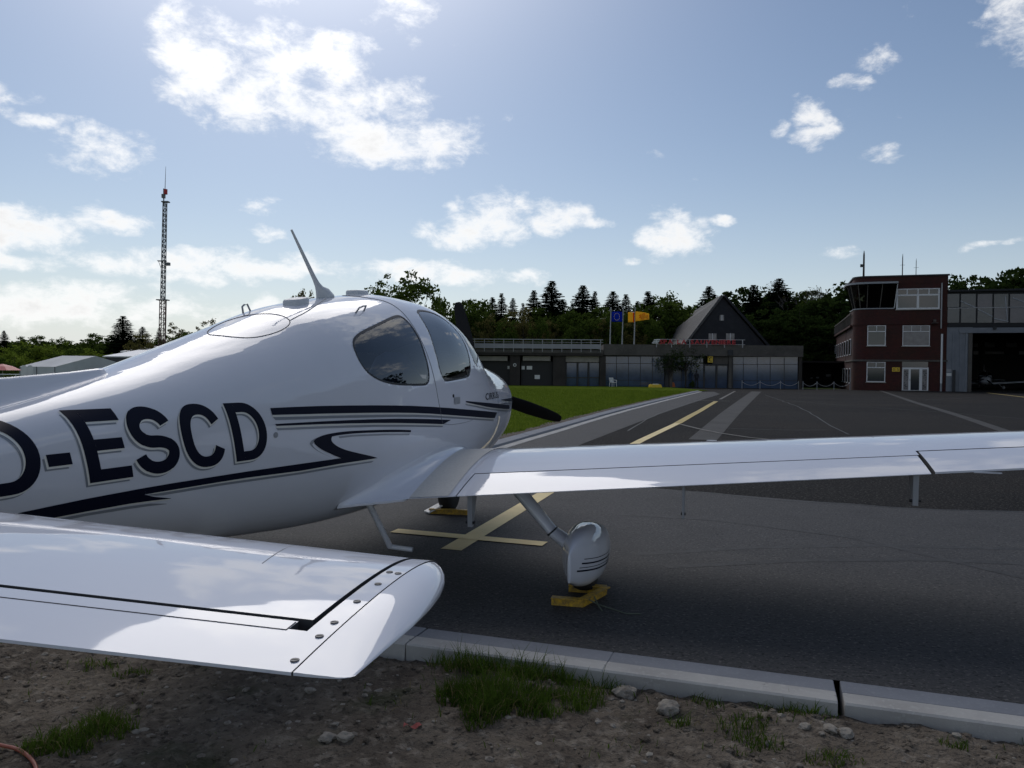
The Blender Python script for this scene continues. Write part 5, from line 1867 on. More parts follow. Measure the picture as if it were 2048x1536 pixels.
z_b = FW(1800, 723)[1]
extrude_plan('wall', plan(), -.3, Z3, MT['brick'], tower)
extrude_plan('ledge', plan(.10), FW(1800, 723)[1], FW(1800, 719.5)[1], MT['conc'], tower)
extrude_plan('ledge', plan(.07), FW(1740, 650)[1] + .02, FW(1740, 647)[1], MT['brick'], tower)
xq = FW(1793, 600)[0]
b = MB(); b.box((xq, .003, Z3 + .002), (WX, 9.0, ZT_)); b.build('wall', MT['brick'], tower)
extrude_plan('parapet', plan(.02), FW(1760, 569)[1], ZT_ - .003, MT['brick'], tower)
extrude_plan('roof_edge', plan(.12), ZT_, ZT_ + .12, MT['frame_dark'], tower)
# glazed control room: outward leaning panes under a broad eave
zc0, zc1 = FW(1760, 617)[1], FW(1760, 569)[1]
extrude_plan('eave', [(xq + .02, -.9), (xq + .02, 3.5), (-.75, 3.5)] + [(R - (R + .75) * math.cos(t), R - (R + .85) * math.sin(t)) for t in np.linspace(0, math.pi / 2, 8)], zc1, zc1 + .18, MT['greymetal'], tower)
b = MB(); b.box((1.2, 3.2, Z3 + .003), (xq - .1, 3.4, zc1 - .003)); b.build('back_wall', MT['wood_dark'], tower)
lo = [(-.02, 3.4)] + [(R - (R + .02) * math.cos(t), R - (R + .02) * math.sin(t)) for t in np.linspace(0, math.pi / 2, 4)] + [(xq * .5 + .4, -.02), (xq - .18, -.02)]
hi = [(-.55, 3.4)] + [(R - (R + .55) * math.cos(t), R - (R + .6) * math.sin(t)) for t in np.linspace(0, math.pi / 2, 4)] + [(xq * .5 + .55, -.62), (xq, -.62)]
MT['cabglass'] = glass_mat('control_room_glass', (.16, .17, .13), .7)
for i in range(len(lo) - 1):
    P = [(*lo[i], zc0 + .05), (*lo[i + 1], zc0 + .05), (*hi[i + 1], zc1 - .02), (*hi[i], zc1 - .02)]
    p = thick_quad('slanted_pane', P, MT['cabglass'], tower, .02)
    b = MB(); b.bar(P[1], P[2], .07, .07, (0, 1, 0)); b.build('mullion', MT['conc'] if i < len(lo) - 2 else MT['white'], tower)
b = MB()
b.rings([[(x, y, z) for x, y in lo] for z in (zc0 - .05, zc0 + .05)], False, False); b.build('sill', MT['greymetal'], tower)


def window(F, parent, x0, y0, x1, y1, ysplit=None, nv=1, m='pane_dark', wall=0.0, top='pane_dark', ntop=2, fw=1.6):
    a, za, c, zb = rect(F, x0, y0, x1, y1)
    k = fw * 74 / 1550
    o = empty('window'); o.parent = parent
    b = MB()
    n0, n1 = wall - .06, wall + .05
    b.box((a, n0, za), (a + k, n1, zb)); b.box((c - k, n0, za), (c, n1, zb))
    b.box((a + k, n0, za), (c - k, n1, za + k)); b.box((a + k, n0, zb - k * .6), (c - k, n1, zb))
    zs = None
    if ysplit:
        zs = F((x0 + x1) / 2, ysplit)[1]; b.box((a + k, n0, zs - k * .5), (c - k, n1, zs + k * .5))
        for i in range(1, ntop):
            x = a + (c - a) * i / ntop; b.box((x - k * .3, n0, zs + k * .5), (x + k * .3, n1, zb - k * .6))
    for i in range(1, nv):
        x = a + (c - a) * i / nv; b.box((x - k * .7, n0 - .003, za + k), (x + k * .7, n1, (zs if zs else zb) - k * .5))
    b.build('frame', MT['white'], o)
    zt = zs if zs else zb
    for i in range(nv):
        b = MB(); b.box((a + (c - a) * i / nv + k * .5, wall - .02, za + k * .5), (a + (c - a) * (i + 1) / nv - k * .5, wall - .004, zt)); b.build('pane', MT[m], o)
    if zs:
        b = MB(); b.box((a + k * .5, wall - .018, zs + .01), (c - k * .5, wall - .004, zb - .01)); b.build('pane', MT[top], o)
    b = MB(); b.box((a - .08, wall - .12, za - .07), (c + .08, wall + .02, za - .004)); b.build('sill', MT['lintel'], o)
    return o


window(FW, tower, 1733, 724, 1770.5, 764, 735, 1)
window(FW, tower, 1734.5, 651, 1771.5, 691.5, 663, 1)
window(FW, tower, 1805, 651, 1859.5, 692, 663, 1, 'pane_curtain', top='pane_curtain', ntop=3, fw=1.2)
window(FW, tower, 1792.5, 577, 1879.5, 618.5, 590, 2, ntop=4, fw=3.0)
# entrance
d = empty('entrance'); d.parent = tower
a, za, c, zb = rect(FW, 1804, 735, 1856.5, 783)
b = MB(); b.box((a, -.08, -.05), (c, .05, zb)); b.build('door_frame', MT['white'], d)
for x0, x1, m in ((1806.5, 1816.5, 'pane_curtain'), (1821, 1838, 'pane_dark'), (1844, 1853.5, 'pane_curtain')):
    p, zq, q, zw = rect(FW, x0, 738.5, x1, 778); b = MB(); b.box((p, -.095, .10), (q, -.082, zw)); b.build('door_pane', MT[m], d)
    if m == 'pane_curtain':
        r_ = random.Random(5)
        b = MB()
        for i in range(34):
            x = r_.uniform(p + .02, q - .12); z = r_.uniform(.12, zw - .15); b.box((x, -.099, z), (x + r_.uniform(.04, .13), -.0955, z + r_.uniform(.03, .09)))
        b.build('window_print', MT['frame_dark'], d)
slab(FW, 'transom', MT['pane_dark'], d, 1804, 723.5, 1856, 734.5, -.03, -.005)
b = MB(); b.box((a + .62, -.14, .95), (a + .68, -.10, 1.15)); b.build('door_handle', MT['steel'], d)
slab(FW, 'step', MT['conc'], tower, 1802, 781, 1858, 786, -.7, -.085, -.1)
# downpipe, lamp, camera
px_ = FW(1882, 640)[0]
b = MB(); b.tube([(px_, -.12, FW(1882, 566)[1]), (px_, -.12, FW(1882, 657)[1])], .06, 8); b.build('downpipe', MT['rail'], tower)
b = MB(); b.tube([(px_ + .1, -.12, FW(1884, 668)[1]), (px_ + .1, -.12, .75)], .09, 8); b.build('downpipe', MT['white'], tower)
b = MB(); b.tube([(px_ + .1, -.12, .74), (px_ + .1, -.12, 0)], .085, 8); b.build('downpipe', MT['greymetal'], tower)
x, z = FW(1868, 646)
b = MB(); b.box((x - .25, -.7, z - .05), (x + .25, -.1, z)); b.box((x - .1, -.5, z + .1), (x + .1, -.1, z + .3)); b.build('wall_lamp', MT['conc'], tower)
# side wing running back with window rows and a roof balustrade
b = MB(); Zs = FW(1706, 657)[1] + .1; b.box((-.02, 9.02, -.2), (8, 52, Zs)); b.build('side_wing', MT['brick'], tower)
b = MB(); b.box((-.25, 1.3, Zs - .02 + .12), (-.02, 52, Zs + .28)); b.build('side_ledge', MT['brick'], tower)
for k in range(15):
    y = 2.2 + k * 3.2
    for z0, z1 in ((3.4, 5.0), (.6, 2.1)):
        w = empty('window'); w.parent = tower
        b = MB(); b.box((-.08, y, z0), (-.03, y + 1.5, z1)); b.build('frame', MT['white'], w)
        for q in (0, 1):
            b = MB(); b.box((-.10, y + .1 + q * .7, z0 + .1), (-.083, y + .68 + q * .7, z1 - .1)); b.build('pane', MT['pane_dark'], w)
    for yy in (y, y + 1.6):
        b = MB(); b.box((-.22, yy, Zs + .285), (-.12, yy + .12, Zs + 1.3)); b.build('baluster', MT['conc'], tower)
b = MB(); b.box((-.24, 1.6, Zs + 1.3), (-.10, 52, Zs + 1.4)); b.build('baluster_rail', MT['conc'], tower)
# roof aerials
for (px, y0, y1, w) in ((1731.5, 553, 497, .10), (1811, 553, 503, .05), (1839, 553, 512, .035)):
    x, z0 = FW(px, y0); _, z1 = FW(px, y1)
    o = empty('roof_aerial', tuple(FW.o + FW.d * x + FW.n * 2.0) + (FW.z0 + z0,), -YW)
    h = (z1 - z0) * 1.03
    b = MB(); b.tube([(0, 0, 0), (0, 0, h * .85), (0, 0, h)], [w, w * .8, w * .25], 7); b.build('aerial_mast', MT['conc_dark'], o)
    if w > .08:
        b = MB(); b.box((-.32, -.1, h * .42), (-.1, .1, h * .52)); b.build('aerial_camera', MT['frame_dark'], o)
        lab = 'thick dark aerial mast with a camera at the tower roof corner'
    else:
        b = MB(); b.bar((-.22, 0, h * .55), (.22, 0, h * .55), .02, .02); b.build('aerial_arm', MT['conc_dark'], o)
        lab = 'thin aerial on the tower roof, ' + ('left of the two thin ones' if px < 1820 else 'right of the two thin ones')
    tag(o, lab, 'aerial', 'aerials on the control tower roof')
# number sign
s = FW.root('gate_sign')
tag(s, 'yellow number sign reading 05 beside the brick building entrance', 'sign')
for x0, x1, ch in ((1784, 1791.3, '0'), (1792, 1799.3, '5')):
    sb = slab(FW, 'sign_board', MT['sign_yellow'], s, x0, 734.8, x1, 743.2, -.06, -.02)
    a, za, c, zb = rect(FW, x0 + 1.8, 736.2, x1 - 1.8, 741.8)
    sign_text('numeral', ch, MT['sign_black'], s, a, za, zb - za, -.064, c - a)

# ---- hangar right of the tower
hang = FW.root('hangar')
tag(hang, 'grey metal hangar with open door and dark glazed upper band', 'hangar')
hx0, hx1 = WX + .02, WX + 28
zh1, zh0 = FW(1960, 583)[1], FW(1960, 650)[1]
zl0, zl1 = FW(1985, 665)[1], FW(1985, 654)[1]
xd = FW(1944, 720)[0]
b = MB(); b.box((hx0, 0.02, -.2), (xd, .30, zl0 + .9)); b.build('wall', MT['hgrey'], hang)
for px in (1906, 1921, 1932):
    x = FW(px, 720)[0]; b = MB(); b.box((x - .09, -.06, -.1), (x + .09, .018, zl0)); b.build('cladding_rib', MT['hgrey'], hang)
x = FW(1906.5, 760)[0]; b = MB(); b.box((x - .1, -.3, 0), (x + .12, -.07, 2.0)); b.build('door_guide', MT['frame_dark'], hang)
slab(FW, 'lintel', MT['hgrey'], hang, 1918, 654, 2400, 665, -.12, .25)
slab(FW, 'door_jamb', MT['conc'], hang, 1936, 666.5, 1943.5, 784, -.1, .28, -.1)
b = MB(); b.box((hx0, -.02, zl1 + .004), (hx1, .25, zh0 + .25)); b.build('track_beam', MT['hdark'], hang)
px_list = [1893, 1920, 1953, 1986, 2018, 2052, 2087, 2124, 2162, 2203, 2248, 2300]
for i in range(len(px_list) - 1):
    for (y0, y1) in ((588, 614.5), (616, 645.5)):
        m = 'translucent' if i < 2 or (i + (y0 > 600)) % 3 == 0 else 'translucent2'
        slab(FW, 'window_panel', MT[m], hang, px_list[i] + 1.8, y0, px_list[i + 1] - 1.8, y1, -.06, -.02)
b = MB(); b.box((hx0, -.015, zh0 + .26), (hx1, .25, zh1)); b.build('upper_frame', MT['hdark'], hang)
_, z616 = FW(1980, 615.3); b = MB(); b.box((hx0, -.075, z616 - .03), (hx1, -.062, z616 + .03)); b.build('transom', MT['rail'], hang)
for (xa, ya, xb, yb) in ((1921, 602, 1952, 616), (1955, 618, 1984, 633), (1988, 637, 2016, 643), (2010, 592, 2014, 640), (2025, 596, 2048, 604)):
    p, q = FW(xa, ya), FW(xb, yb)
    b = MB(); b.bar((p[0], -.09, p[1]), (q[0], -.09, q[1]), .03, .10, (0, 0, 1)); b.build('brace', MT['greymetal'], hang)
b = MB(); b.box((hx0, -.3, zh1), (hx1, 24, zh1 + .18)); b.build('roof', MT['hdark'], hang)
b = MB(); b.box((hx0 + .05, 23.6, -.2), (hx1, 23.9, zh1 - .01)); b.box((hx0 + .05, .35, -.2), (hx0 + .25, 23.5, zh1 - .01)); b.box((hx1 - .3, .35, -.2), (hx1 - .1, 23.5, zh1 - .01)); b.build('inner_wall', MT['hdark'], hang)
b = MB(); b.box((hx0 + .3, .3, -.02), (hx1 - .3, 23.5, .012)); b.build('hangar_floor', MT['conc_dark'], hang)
for (x0, y0, x1, y1) in ((1947, 686, 1956, 694), (1970, 684, 1990, 694), (2012, 686, 2034, 694), (1947, 702, 1957, 709), (1970, 703, 2008, 708), (2038, 702, 2060, 709)):
    F2 = Facade(*(FW.o + FW.n * 23.5), YW); a, za, c, zb = rect(F2, x0, y0, x1, y1)
    b = MB(); b.box((a, 23.5, za + F2.z0 - FW.z0), (c, 23.55, zb + F2.z0 - FW.z0)); b.build('rear_window', MT['railpanel'], hang)
x, z = FW(1988, 656.5); b = MB(); b.tube([(x, -.35, z), (x, -.13, z)], .15, 10); b.build('floodlight', MT['frame_dark'], hang)
slab(FW, 'wall_notice', MT['paper'], hang, 1893, 746, 1903, 752, -.02, .015)
b = MB(); x = FW(1893, 740)[0]
slab(FW, 'wall_notice', MT['railpanel'], hang, 1893, 738, 1903, 744, -.02, .015)

# ---- dark shelter between terminal and tower
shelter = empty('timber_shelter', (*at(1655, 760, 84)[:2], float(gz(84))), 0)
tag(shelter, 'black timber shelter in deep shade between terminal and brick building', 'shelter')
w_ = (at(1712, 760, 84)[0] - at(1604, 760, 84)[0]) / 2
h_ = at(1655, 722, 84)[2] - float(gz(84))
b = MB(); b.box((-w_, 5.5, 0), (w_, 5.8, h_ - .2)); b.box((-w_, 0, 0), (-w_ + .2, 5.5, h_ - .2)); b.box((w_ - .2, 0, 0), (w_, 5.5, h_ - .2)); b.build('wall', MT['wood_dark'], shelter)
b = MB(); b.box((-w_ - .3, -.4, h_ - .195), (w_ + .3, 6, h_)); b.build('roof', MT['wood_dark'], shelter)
for px, py, r in ((1626, 756, .12), (1638, 755, .16), (1660, 751, .28)):
    p = at(px, py, 89.0)
    b = MB(); b.box((p[0] - shelter.location[0] - r, 5.40, p[2] - shelter.location[2] - r * .5), (p[0] - shelter.location[0] + r, 5.48, p[2] - shelter.location[2] + r * .5)); b.build('notice', MT['railpanel'], shelter)

# ---- chain barriers
def barrier(name, pxs, Y, label):
    P = [at(px, 770, Y)[:2] for px in pxs]; z = float(gz(Y))
    o = empty(name, (*P[0], z)); V = []
    for p in P:
        q = (p[0] - P[0][0], p[1] - P[0][1])
        b = MB(); b.tube([(*q, 0), (*q, .75)], .03, 8); b.tube([(*q, .75), (*q, .80)], .04, 8); b.build('post', MT['greymetal'], o)
    b = MB()
    for i in range(len(P) - 1):
        q0, q1 = P[i] - P[0], P[i + 1] - P[0]
        b.tube([(*(q0 * (1 - t) + q1 * t), .70 - .35 * 4 * t * (1 - t)) for t in np.linspace(0, 1, 12)], .016, 6)
    b.build('chain', MT['rail'], o)
    return tag(o, label, 'barrier', 'chain barriers along the apron')


barrier('chain_barrier', [1606, 1634, 1668, 1700], 73, 'white chain barrier on posts before the dark shelter')
barrier('chain_barrier', [1484, 1520, 1561, 1597], 75, 'white chain barrier on posts before the right terminal windows')

# ---- flagpoles and flags
MT['flag_blue'] = leaf_mat('flag_blue', (.015, .05, .42), (.02, .06, .5), .55); MT['flag_yellow'] = leaf_mat('flag_yellow', (.90, .58, .06), (.92, .62, .08), .55); MT['flag_red'] = leaf_mat('flag_red', (.75, .07, .015), (.8, .09, .02), .5); MT['star'] = mat('flag_star_yellow', (.80, .62, .10), .7)
for k, (xb, xt) in enumerate(((1219.5, 1222), (1243.5, 1246.5), (1267.5, 1270.5))):
    p0, p1 = at(xb, 706, 79.2), at(xt, 617, 79.2)
    o = empty('flagpole', tuple(p0))
    b = MB(); b.tube([(0, 0, 0), tuple(p1 - p0)], [.075, .045], 8); b.build('pole', MT['rail'], o)
    b = MB(); b.tube([tuple(p1 - p0), tuple(p1 - p0 + np.array([0, 0, .12]))], .07, 8); b.build('pole_cap', MT['rail'], o)
    for py in (692.5, 706.5):
        z = at(xb, py, 79.2)[2] - p0[2]; b = MB(); b.box((-.22, -.08, z - .04), (.22, .35, z + .04)); b.build('bracket', MT['rail'], o)
    tag(o, ('grey flagpole carrying the blue flag with stars', 'bare grey middle flagpole between two flags', 'grey flagpole carrying the yellow and red flags')[k], 'flagpole', 'flagpoles on the terminal front')


def flag(name, x0, y0, x1, y1, m, label, wave=.18, taper=0.0, slant=0.0):
    p, q = at(x0, y1, 79.1), at(x1, y0, 79.1)
    o = empty(name, tuple(p)); Wd, Hh = q[0] - p[0], q[2] - p[2]

    def S(u, v, off=0.0):
        y = wave * math.sin(u * 7 + v * 1.2) * (.3 + .7 * u)
        zc = v + (0.5 - v) * taper * u
        return np.array([u * Wd, y - off, zc * Hh - slant * u * Hh])
    b = MB(); b.grid([[S(u, v) for v in np.linspace(0, 1, 9)] for u in np.linspace(0, 1, 22)])
    ob = b.build('cloth', m, o, smooth=True)
    so = ob.modifiers.new('t', 'SOLIDIFY'); so.thickness = .012
    tag(o, label, 'flag', 'flags at the terminal')
    return o, S


o, S = flag('flag', 1223, 623.5, 1245, 643.5, MT['flag_blue'], 'blue flag with a ring of yellow stars on the left pole')
for k in range(12):
    t = k * math.pi / 6; cu, cv = .48 + .24 * math.cos(t), .5 + .34 * math.sin(t)
    pts = []
    for j in range(10):
        r = (.055 if j % 2 == 0 else .024); a = math.pi / 2 + j * math.pi / 5
        pts.append(S(cu + r * .85 * math.cos(a), cv + r * 1.05 * math.sin(a), .03))
    b = MB(); b.add(pts, [tuple(range(10))]); b.build('star', MT['star'], o)
o, S = flag('flag', 1270, 622.5, 1299, 643, MT['flag_yellow'], 'yellow flag with a red rooster flying right of the third pole', .2, .42)
ROOST = [(.55, .75), (.50, .62), (.44, .66), (.36, .58), (.42, .50), (.36, .40), (.46, .36), (.50, .22), (.60, .20), (.58, .32), (.68, .34), (.76, .22), (.84, .24), (.76, .38), (.86, .50), (.80, .66), (.74, .56), (.66, .54), (.62, .66), (.66, .76), (.60, .82)]
ROOST = [(.6 + (u - .6) * 1.35, .5 + (v - .5) * 1.3) for u, v in ROOST]
b = MB(); cpt = np.mean([S(*p, .03) for p in ROOST], 0)
b.add([cpt] + [S(*p, .03) for p in ROOST], [(0, i + 1, (i + 1) % len(ROOST) + 1) for i in range(len(ROOST))]); b.build('rooster_emblem', MT['flag_red'], o)
o, S = flag('flag', 1256, 624.5, 1268.5, 644.5, MT['flag_yellow'], 'small yellow flag with red stripe left of the third pole', .08)
b = MB(); b.grid([[S(u, v, .03) for v in np.linspace(0, 1, 5)] for u in (.80, .9, 1.0)]); b.build('red_stripe', MT['flag_red'], o)

# ---- white plastic chair
p = at(1226, 770, 76.5); gzc = float(gz(76.5)) + .05
chair = empty('garden_chair', (p[0], 76.5, gzc), math.radians(25))
tag(chair, 'white plastic garden chair on the lawn before the terminal', 'chair')
for sx in (-.24, .24):
    for sy in (-.22, .22):
        b = MB(); b.tube([(sx * 1.1, sy * 1.1, 0), (sx, sy, .42)], [.025, .03], 6); b.build('leg', MT['paper'], chair)
    b = MB(); b.tube([(sx * 1.1, -.22, .42), (sx * 1.15, -.2, .65), (sx * 1.1, .24, .66)], .028, 6); b.build('armrest', MT['paper'], chair)
b = MB(); b.box((-.25, -.24, .42), (.25, .25, .46)); b.build('seat', MT['paper'], chair)
b = MB()
for i in range(5):
    x = -.2 + .1 * i; b.bar((x, .24, .46), (x * 1.05, .36, .84), .055, .02, (0, 1, 0))
b.bar((-.24, .365, .86), (.24, .365, .86), .03, .07); b.build('backrest', MT['paper'], chair)

# ---- orange and yellow markers at the end of the lawn
for (px, py, Y, lx, h, m, lab) in ((1310, 776, 60.0, .62, .30, 'sign_yellow', 'yellow plastic runway marker on the lawn near the kerb end'), (1354, 775, 66.0, .75, .5, 'orange', 'orange box marker at the end of the lawn')):
    if m == 'orange' and 'orange' not in MT:
        MT['orange'] = mat('orange_plastic', (.50, .13, .02), .5, noise=(4, 3, .3))
    p = ground_pt(px, py); zz = float(gz(p[1])) + .05
    o = empty('marker', (p[0], p[1], zz), .2)
    b = MB(); w = lx
    b.rings([[(-w, -.25, z), (w, -.25, z), (w, .25, z), (-w, .25, z)] if z == 0 else [(-w * k, -.25 * k, z), (w * k, -.25 * k, z), (w * k, .25 * k, z), (-w * k, .25 * k, z)] for z, k in ((0, 1), (h * .7, .92), (h, .8))])
    b.build('body', MT[m], o)
    b = MB(); b.box((-w * .3, -.2, h + .002), (w * .5, .2, h + .05)); b.build('lid', MT['paper'] if m != 'orange' else MT['orange'], o)
    tag(o, lab, 'marker')


# ---- people at the terminal door
def person(px, Y, rot, coat, label, h=1.74, sit=False):
    p = at(px, 770, Y); z0 = float(gz(Y)) + .012
    k = h / 1.74
    J = {'pel': (0, 0, .95), 'chest': (0, .02, 1.28), 'neck': (0, .01, 1.47), 'head': (0, -.02, 1.58), 'crown': (0, -.01, 1.70),
         'shl': (-.19, .02, 1.41), 'ell': (-.25, .03, 1.14), 'wrl': (-.23, -.08, .90), 'hal': (-.22, -.12, .82),
         'shr': (.19, .02, 1.41), 'elr': (.27, .02, 1.15), 'wrr': (.20, -.14, .98), 'har': (.16, -.18, .93),
         'hpl': (-.10, 0, .90), 'knl': (-.11, -.02, .50), 'anl': (-.12, .02, .09), 'tol': (-.13, -.15, .03),
         'hpr': (.10, 0, .90), 'knr': (.13, -.04, .50), 'anr': (.16, -.02, .09), 'tor': (.18, -.18, .03)}
    R_ = {'pel': .15, 'chest': .16, 'neck': .06, 'head': .095, 'crown': .075, 'shl': .075, 'shr': .075, 'ell': .05, 'elr': .05, 'wrl': .035, 'wrr': .035, 'hal': .04, 'har': .04,
          'hpl': .10, 'hpr': .10, 'knl': .065, 'knr': .065, 'anl': .045, 'anr': .045, 'tol': .04, 'tor': .04}
    E = [('pel', 'chest'), ('chest', 'neck'), ('neck', 'head'), ('head', 'crown'), ('chest', 'shl'), ('shl', 'ell'), ('ell', 'wrl'), ('wrl', 'hal'), ('chest', 'shr'), ('shr', 'elr'), ('elr', 'wrr'), ('wrr', 'har'),
         ('pel', 'hpl'), ('hpl', 'knl'), ('knl', 'anl'), ('anl', 'tol'), ('pel', 'hpr'), ('hpr', 'knr'), ('knr', 'anr'), ('anr', 'tor')]
    ks = list(J); me = bpy.data.meshes.new('person')
    me.from_pydata([tuple(c * k for c in J[n]) for n in ks], [(ks.index(a), ks.index(b_)) for a, b_ in E], [])
    me.materials.append(coat)
    o = bpy.data.objects.new('person', me); COL.objects.link(o)
    sk = o.modifiers.new('skin', 'SKIN'); sk.use_smooth_shade = True
    lay = me.skin_vertices[0] if me.skin_vertices else None
    if lay is None:
        bm = bmesh.new(); bm.from_mesh(me); bm.verts.layers.skin.verify(); bm.to_mesh(me); bm.free(); lay = me.skin_vertices[0]
    for i, n in enumerate(ks):
        lay.data[i].radius = (R_[n] * k, R_[n] * k * (.75 if n in ('pel', 'chest') else 1)); lay.data[i].use_root = (n == 'pel')
    ss = o.modifiers.new('sub', 'SUBSURF'); ss.levels = 1; ss.render_levels = 2
    o.location = (p[0], Y, z0); o.rotation_euler = (0, 0, rot)
    bm = bmesh.new(); bmesh.ops.create_uvsphere(bm, u_segments=12, v_segments=8, radius=.105 * k)
    for v in list(bm.verts):
        if v.co.z < -.02 and v.co.y < .02:
            v.co.y += .05
    hm = bpy.data.meshes.new('hair'); bm.to_mesh(hm); bm.free(); hm.materials.append(MT['hair'])
    hr = bpy.data.objects.new('hair', hm); COL.objects.link(hr); hr.parent = o; hr.location = (0, .005, 1.645 * k)
    return tag(o, label, 'person', 'people at the terminal door')


MT['hair'] = mat('dark_hair', (.015, .012, .01), .7)
MT['coat1'] = mat('dark_clothes', (.018, .02, .026), .85); MT['coat2'] = mat('black_coat', (.012, .012, .013), .85)
person(1392.5, 77.0, .4, MT['coat1'], 'person in dark clothes standing left of the terminal entrance')
person(1418, 79.3, 2.8, MT['coat2'], 'person in a black coat standing in the terminal doorway', 1.5)

# ---- second aircraft inside the hangar
hp = copy_tree(aircraft, None, skip=('registration_letter', 'maker_lettering', 'stripe', 'curved_stripe', 'long_stripe'))
q = FW.o + FW.d * FW(2024, 760)[0] + FW.n * 9.5
hp.location = (q[0] + .6, q[1] + 1.0, FW.z0 + .012); hp.rotation_euler = (0, 0, math.radians(150))
tag(hp, 'light aircraft parked in the dark hangar with its propeller towards the door', 'aircraft')

# ---- lattice mast on the left
MT['mast'] = mat('mast_grey', (.14, .14, .15), .6); MT['mast_red'] = mat('mast_red', (.11, .05, .045), .6); MT['mast_white'] = mat('mast_white', (.6, .6, .58), .6)
YM = 62.0
p0, p1 = at(322, 735, YM), at(330, 405, YM)
zb = float(gz(YM)); base = np.array([p0[0], YM, zb]); top = np.array([p1[0], YM, p1[2]])
mast = empty('lattice_mast', tuple(base))
tag(mast, 'tall grey steel lattice mast rising behind the tail on the left', 'mast')
axis = top - base; H = axis[2]


def lattice(z0, z1, w0, w1, name, m, step):
    for sx, sy in ((-1, -1), (1, -1), (1, 1), (-1, 1)):
        b = MB(); b.bar(tuple(axis * z0 / H + np.array([sx * w0, sy * w0, 0])), tuple(axis * z1 / H + np.array([sx * w1, sy * w1, 0])), .05, .05, (0, 1, 0)); b.build('mast_leg', m, mast)
    b = MB(); n = int((z1 - z0) / step)
    for i in range(n):
        za, zc = z0 + (z1 - z0) * i / n, z0 + (z1 - z0) * (i + 1) / n
        wa, wc = w0 + (w1 - w0) * i / n, w0 + (w1 - w0) * (i + 1) / n
        s = 1 if i % 2 else -1
        for (ax, ay, bx, by) in ((-s, -1, s, -1), (-s, 1, s, 1), (-1, -s, -1, s), (1, -s, 1, s)):
            b.bar(tuple(axis * za / H + np.array([ax * wa, ay * wa, 0])), tuple(axis * zc / H + np.array([bx * wc, by * wc, 0])), .03, .03, (.1, .9, .1))
    b.build('bracing', m, mast)


zj = at(325, 600, YM)[2] - zb
lattice(0, zj, .17, .17, 'low', MT['mast_red'], .42)
lattice(zj, H, .13, .11, 'high', MT['mast'], .40)
b = MB(); b.box((-.42 + axis[0] * zj / H, -.3, zj - .04), (.42 + axis[0] * zj / H, .3, zj + .04)); b.build('collar', MT['mast'], mast)
b = MB(); b.bar((.34, -.2, 0), tuple(axis * zj / H + np.array([.34, -.2, 0])), .09, .09, (0, 1, 0)); b.build('mast_guide', MT['mast_red'], mast)
b = MB(); b.box((axis[0] - .22, -.2, H), (axis[0] + .32, .2, H + .09)); b.build('platform', MT['mast'], mast)
b = MB(); zz = H + .1; b.box((axis[0] - .22, -.15, zz + .25), (axis[0] - .02, .15, zz + .55)); b.tube([(axis[0] - .1, 0, zz - .1), (axis[0] - .1, 0, zz + 1.0)], .05, 6); b.build('lamp_bracket', MT['mast'], mast)
b = MB(); b.tube([(axis[0] + .05, 0, zz + .55), (axis[0] + .05, 0, zz + .95)], .14, 12); b.build('obstruction_lamp', MT['red'], mast)
b = MB(); b.tube([(axis[0], 0, zz + .9), (axis[0] + .06, 0, zz + 2.75)], [.03, .012], 6); b.build('whip', MT['mast'], mast)
zc = at(326, 522, YM)[2] - zb; xc = axis[0] * zc / H
b = MB(); b.box((xc - .45, -.15, zc - .03), (xc + .2, .15, zc + .03)); b.bar((xc - .42, 0, zc), (xc - .15, 0, zc - .75), .03, .03, (0, 1, 0)); b.box((xc + .15, -.14, zc - .36), (xc + .48, .14, zc - .12)); b.build('camera_bracket', MT['mast'], mast)

# ---- frame tent and low sheds on the left
MT['tent'] = mat('tent_fabric', (.74, .73, .71), .7, noise=(.5, 4, .18)); MT['tent_side'] = mat('tent_side', (.60, .61, .61), .7, noise=(.5, 4, .2))
MT['whiteroof'] = mat('white_sheet_roof', (.78, .78, .78), .45); MT['shedwall'] = mat('dark_shed_wall', (.05, .052, .055), .7)
YT = 78.0
tl, tr, tb = at(40, 733, YT), at(110, 733, YT), at(202, 733, YT + 8)
tz = float(gz(YT))
tent = empty('frame_tent', (tl[0], YT, tz))
tag(tent, 'pale grey frame tent with pitched roof at the far left', 'tent')
wT = tr[0] - tl[0]; ze = tl[2] - tz; zr_ = at(120, 711.5, YT + 4)[2] - tz
dxT, dyT = 4.9, 6.2                                    # gable end runs back to the right
b = MB(); b.box((0, -.02, 0), (wT, .04, ze)); b.build('front_wall', MT['tent_side'], tent)
b = MB(); b.add([(wT, 0, 0), (wT + dxT, dyT, 0), (wT + dxT, dyT, ze), (wT + dxT / 2, dyT / 2, zr_), (wT, 0, ze)], [(0, 1, 2, 3, 4)]); b.build('gable_wall', MT['tent_side'], tent)
thick_quad('roof_slope', [(0, -.05, ze), (wT, -.05, ze), (wT + dxT / 2, dyT / 2, zr_), (dxT / 2, dyT / 2, zr_)], MT['tent'], tent, .05)
thick_quad('roof_slope', [(dxT / 2, dyT / 2, zr_), (wT + dxT / 2, dyT / 2, zr_), (wT + dxT, dyT, ze), (dxT, dyT, ze)], MT['tent'], tent, .05)
for x in (0, wT * .48, wT):
    b = MB(); b.box((x - .04, -.06, 0), (x + .04, -.025, ze)); b.build('tent_pole', MT['mast'], tent)
for u in (.12, .30):
    b = MB(); b.prism([(wT * u - .3, -.045, .5), (wT * u + .3, -.045, .5), (wT * u + .3, -.045, 1.3), (wT * u + .15, -.045, 1.6), (wT * u - .15, -.045, 1.6), (wT * u - .3, -.045, 1.3)], (0, .02, 0)); b.build('tent_window', MT['tent'], tent)
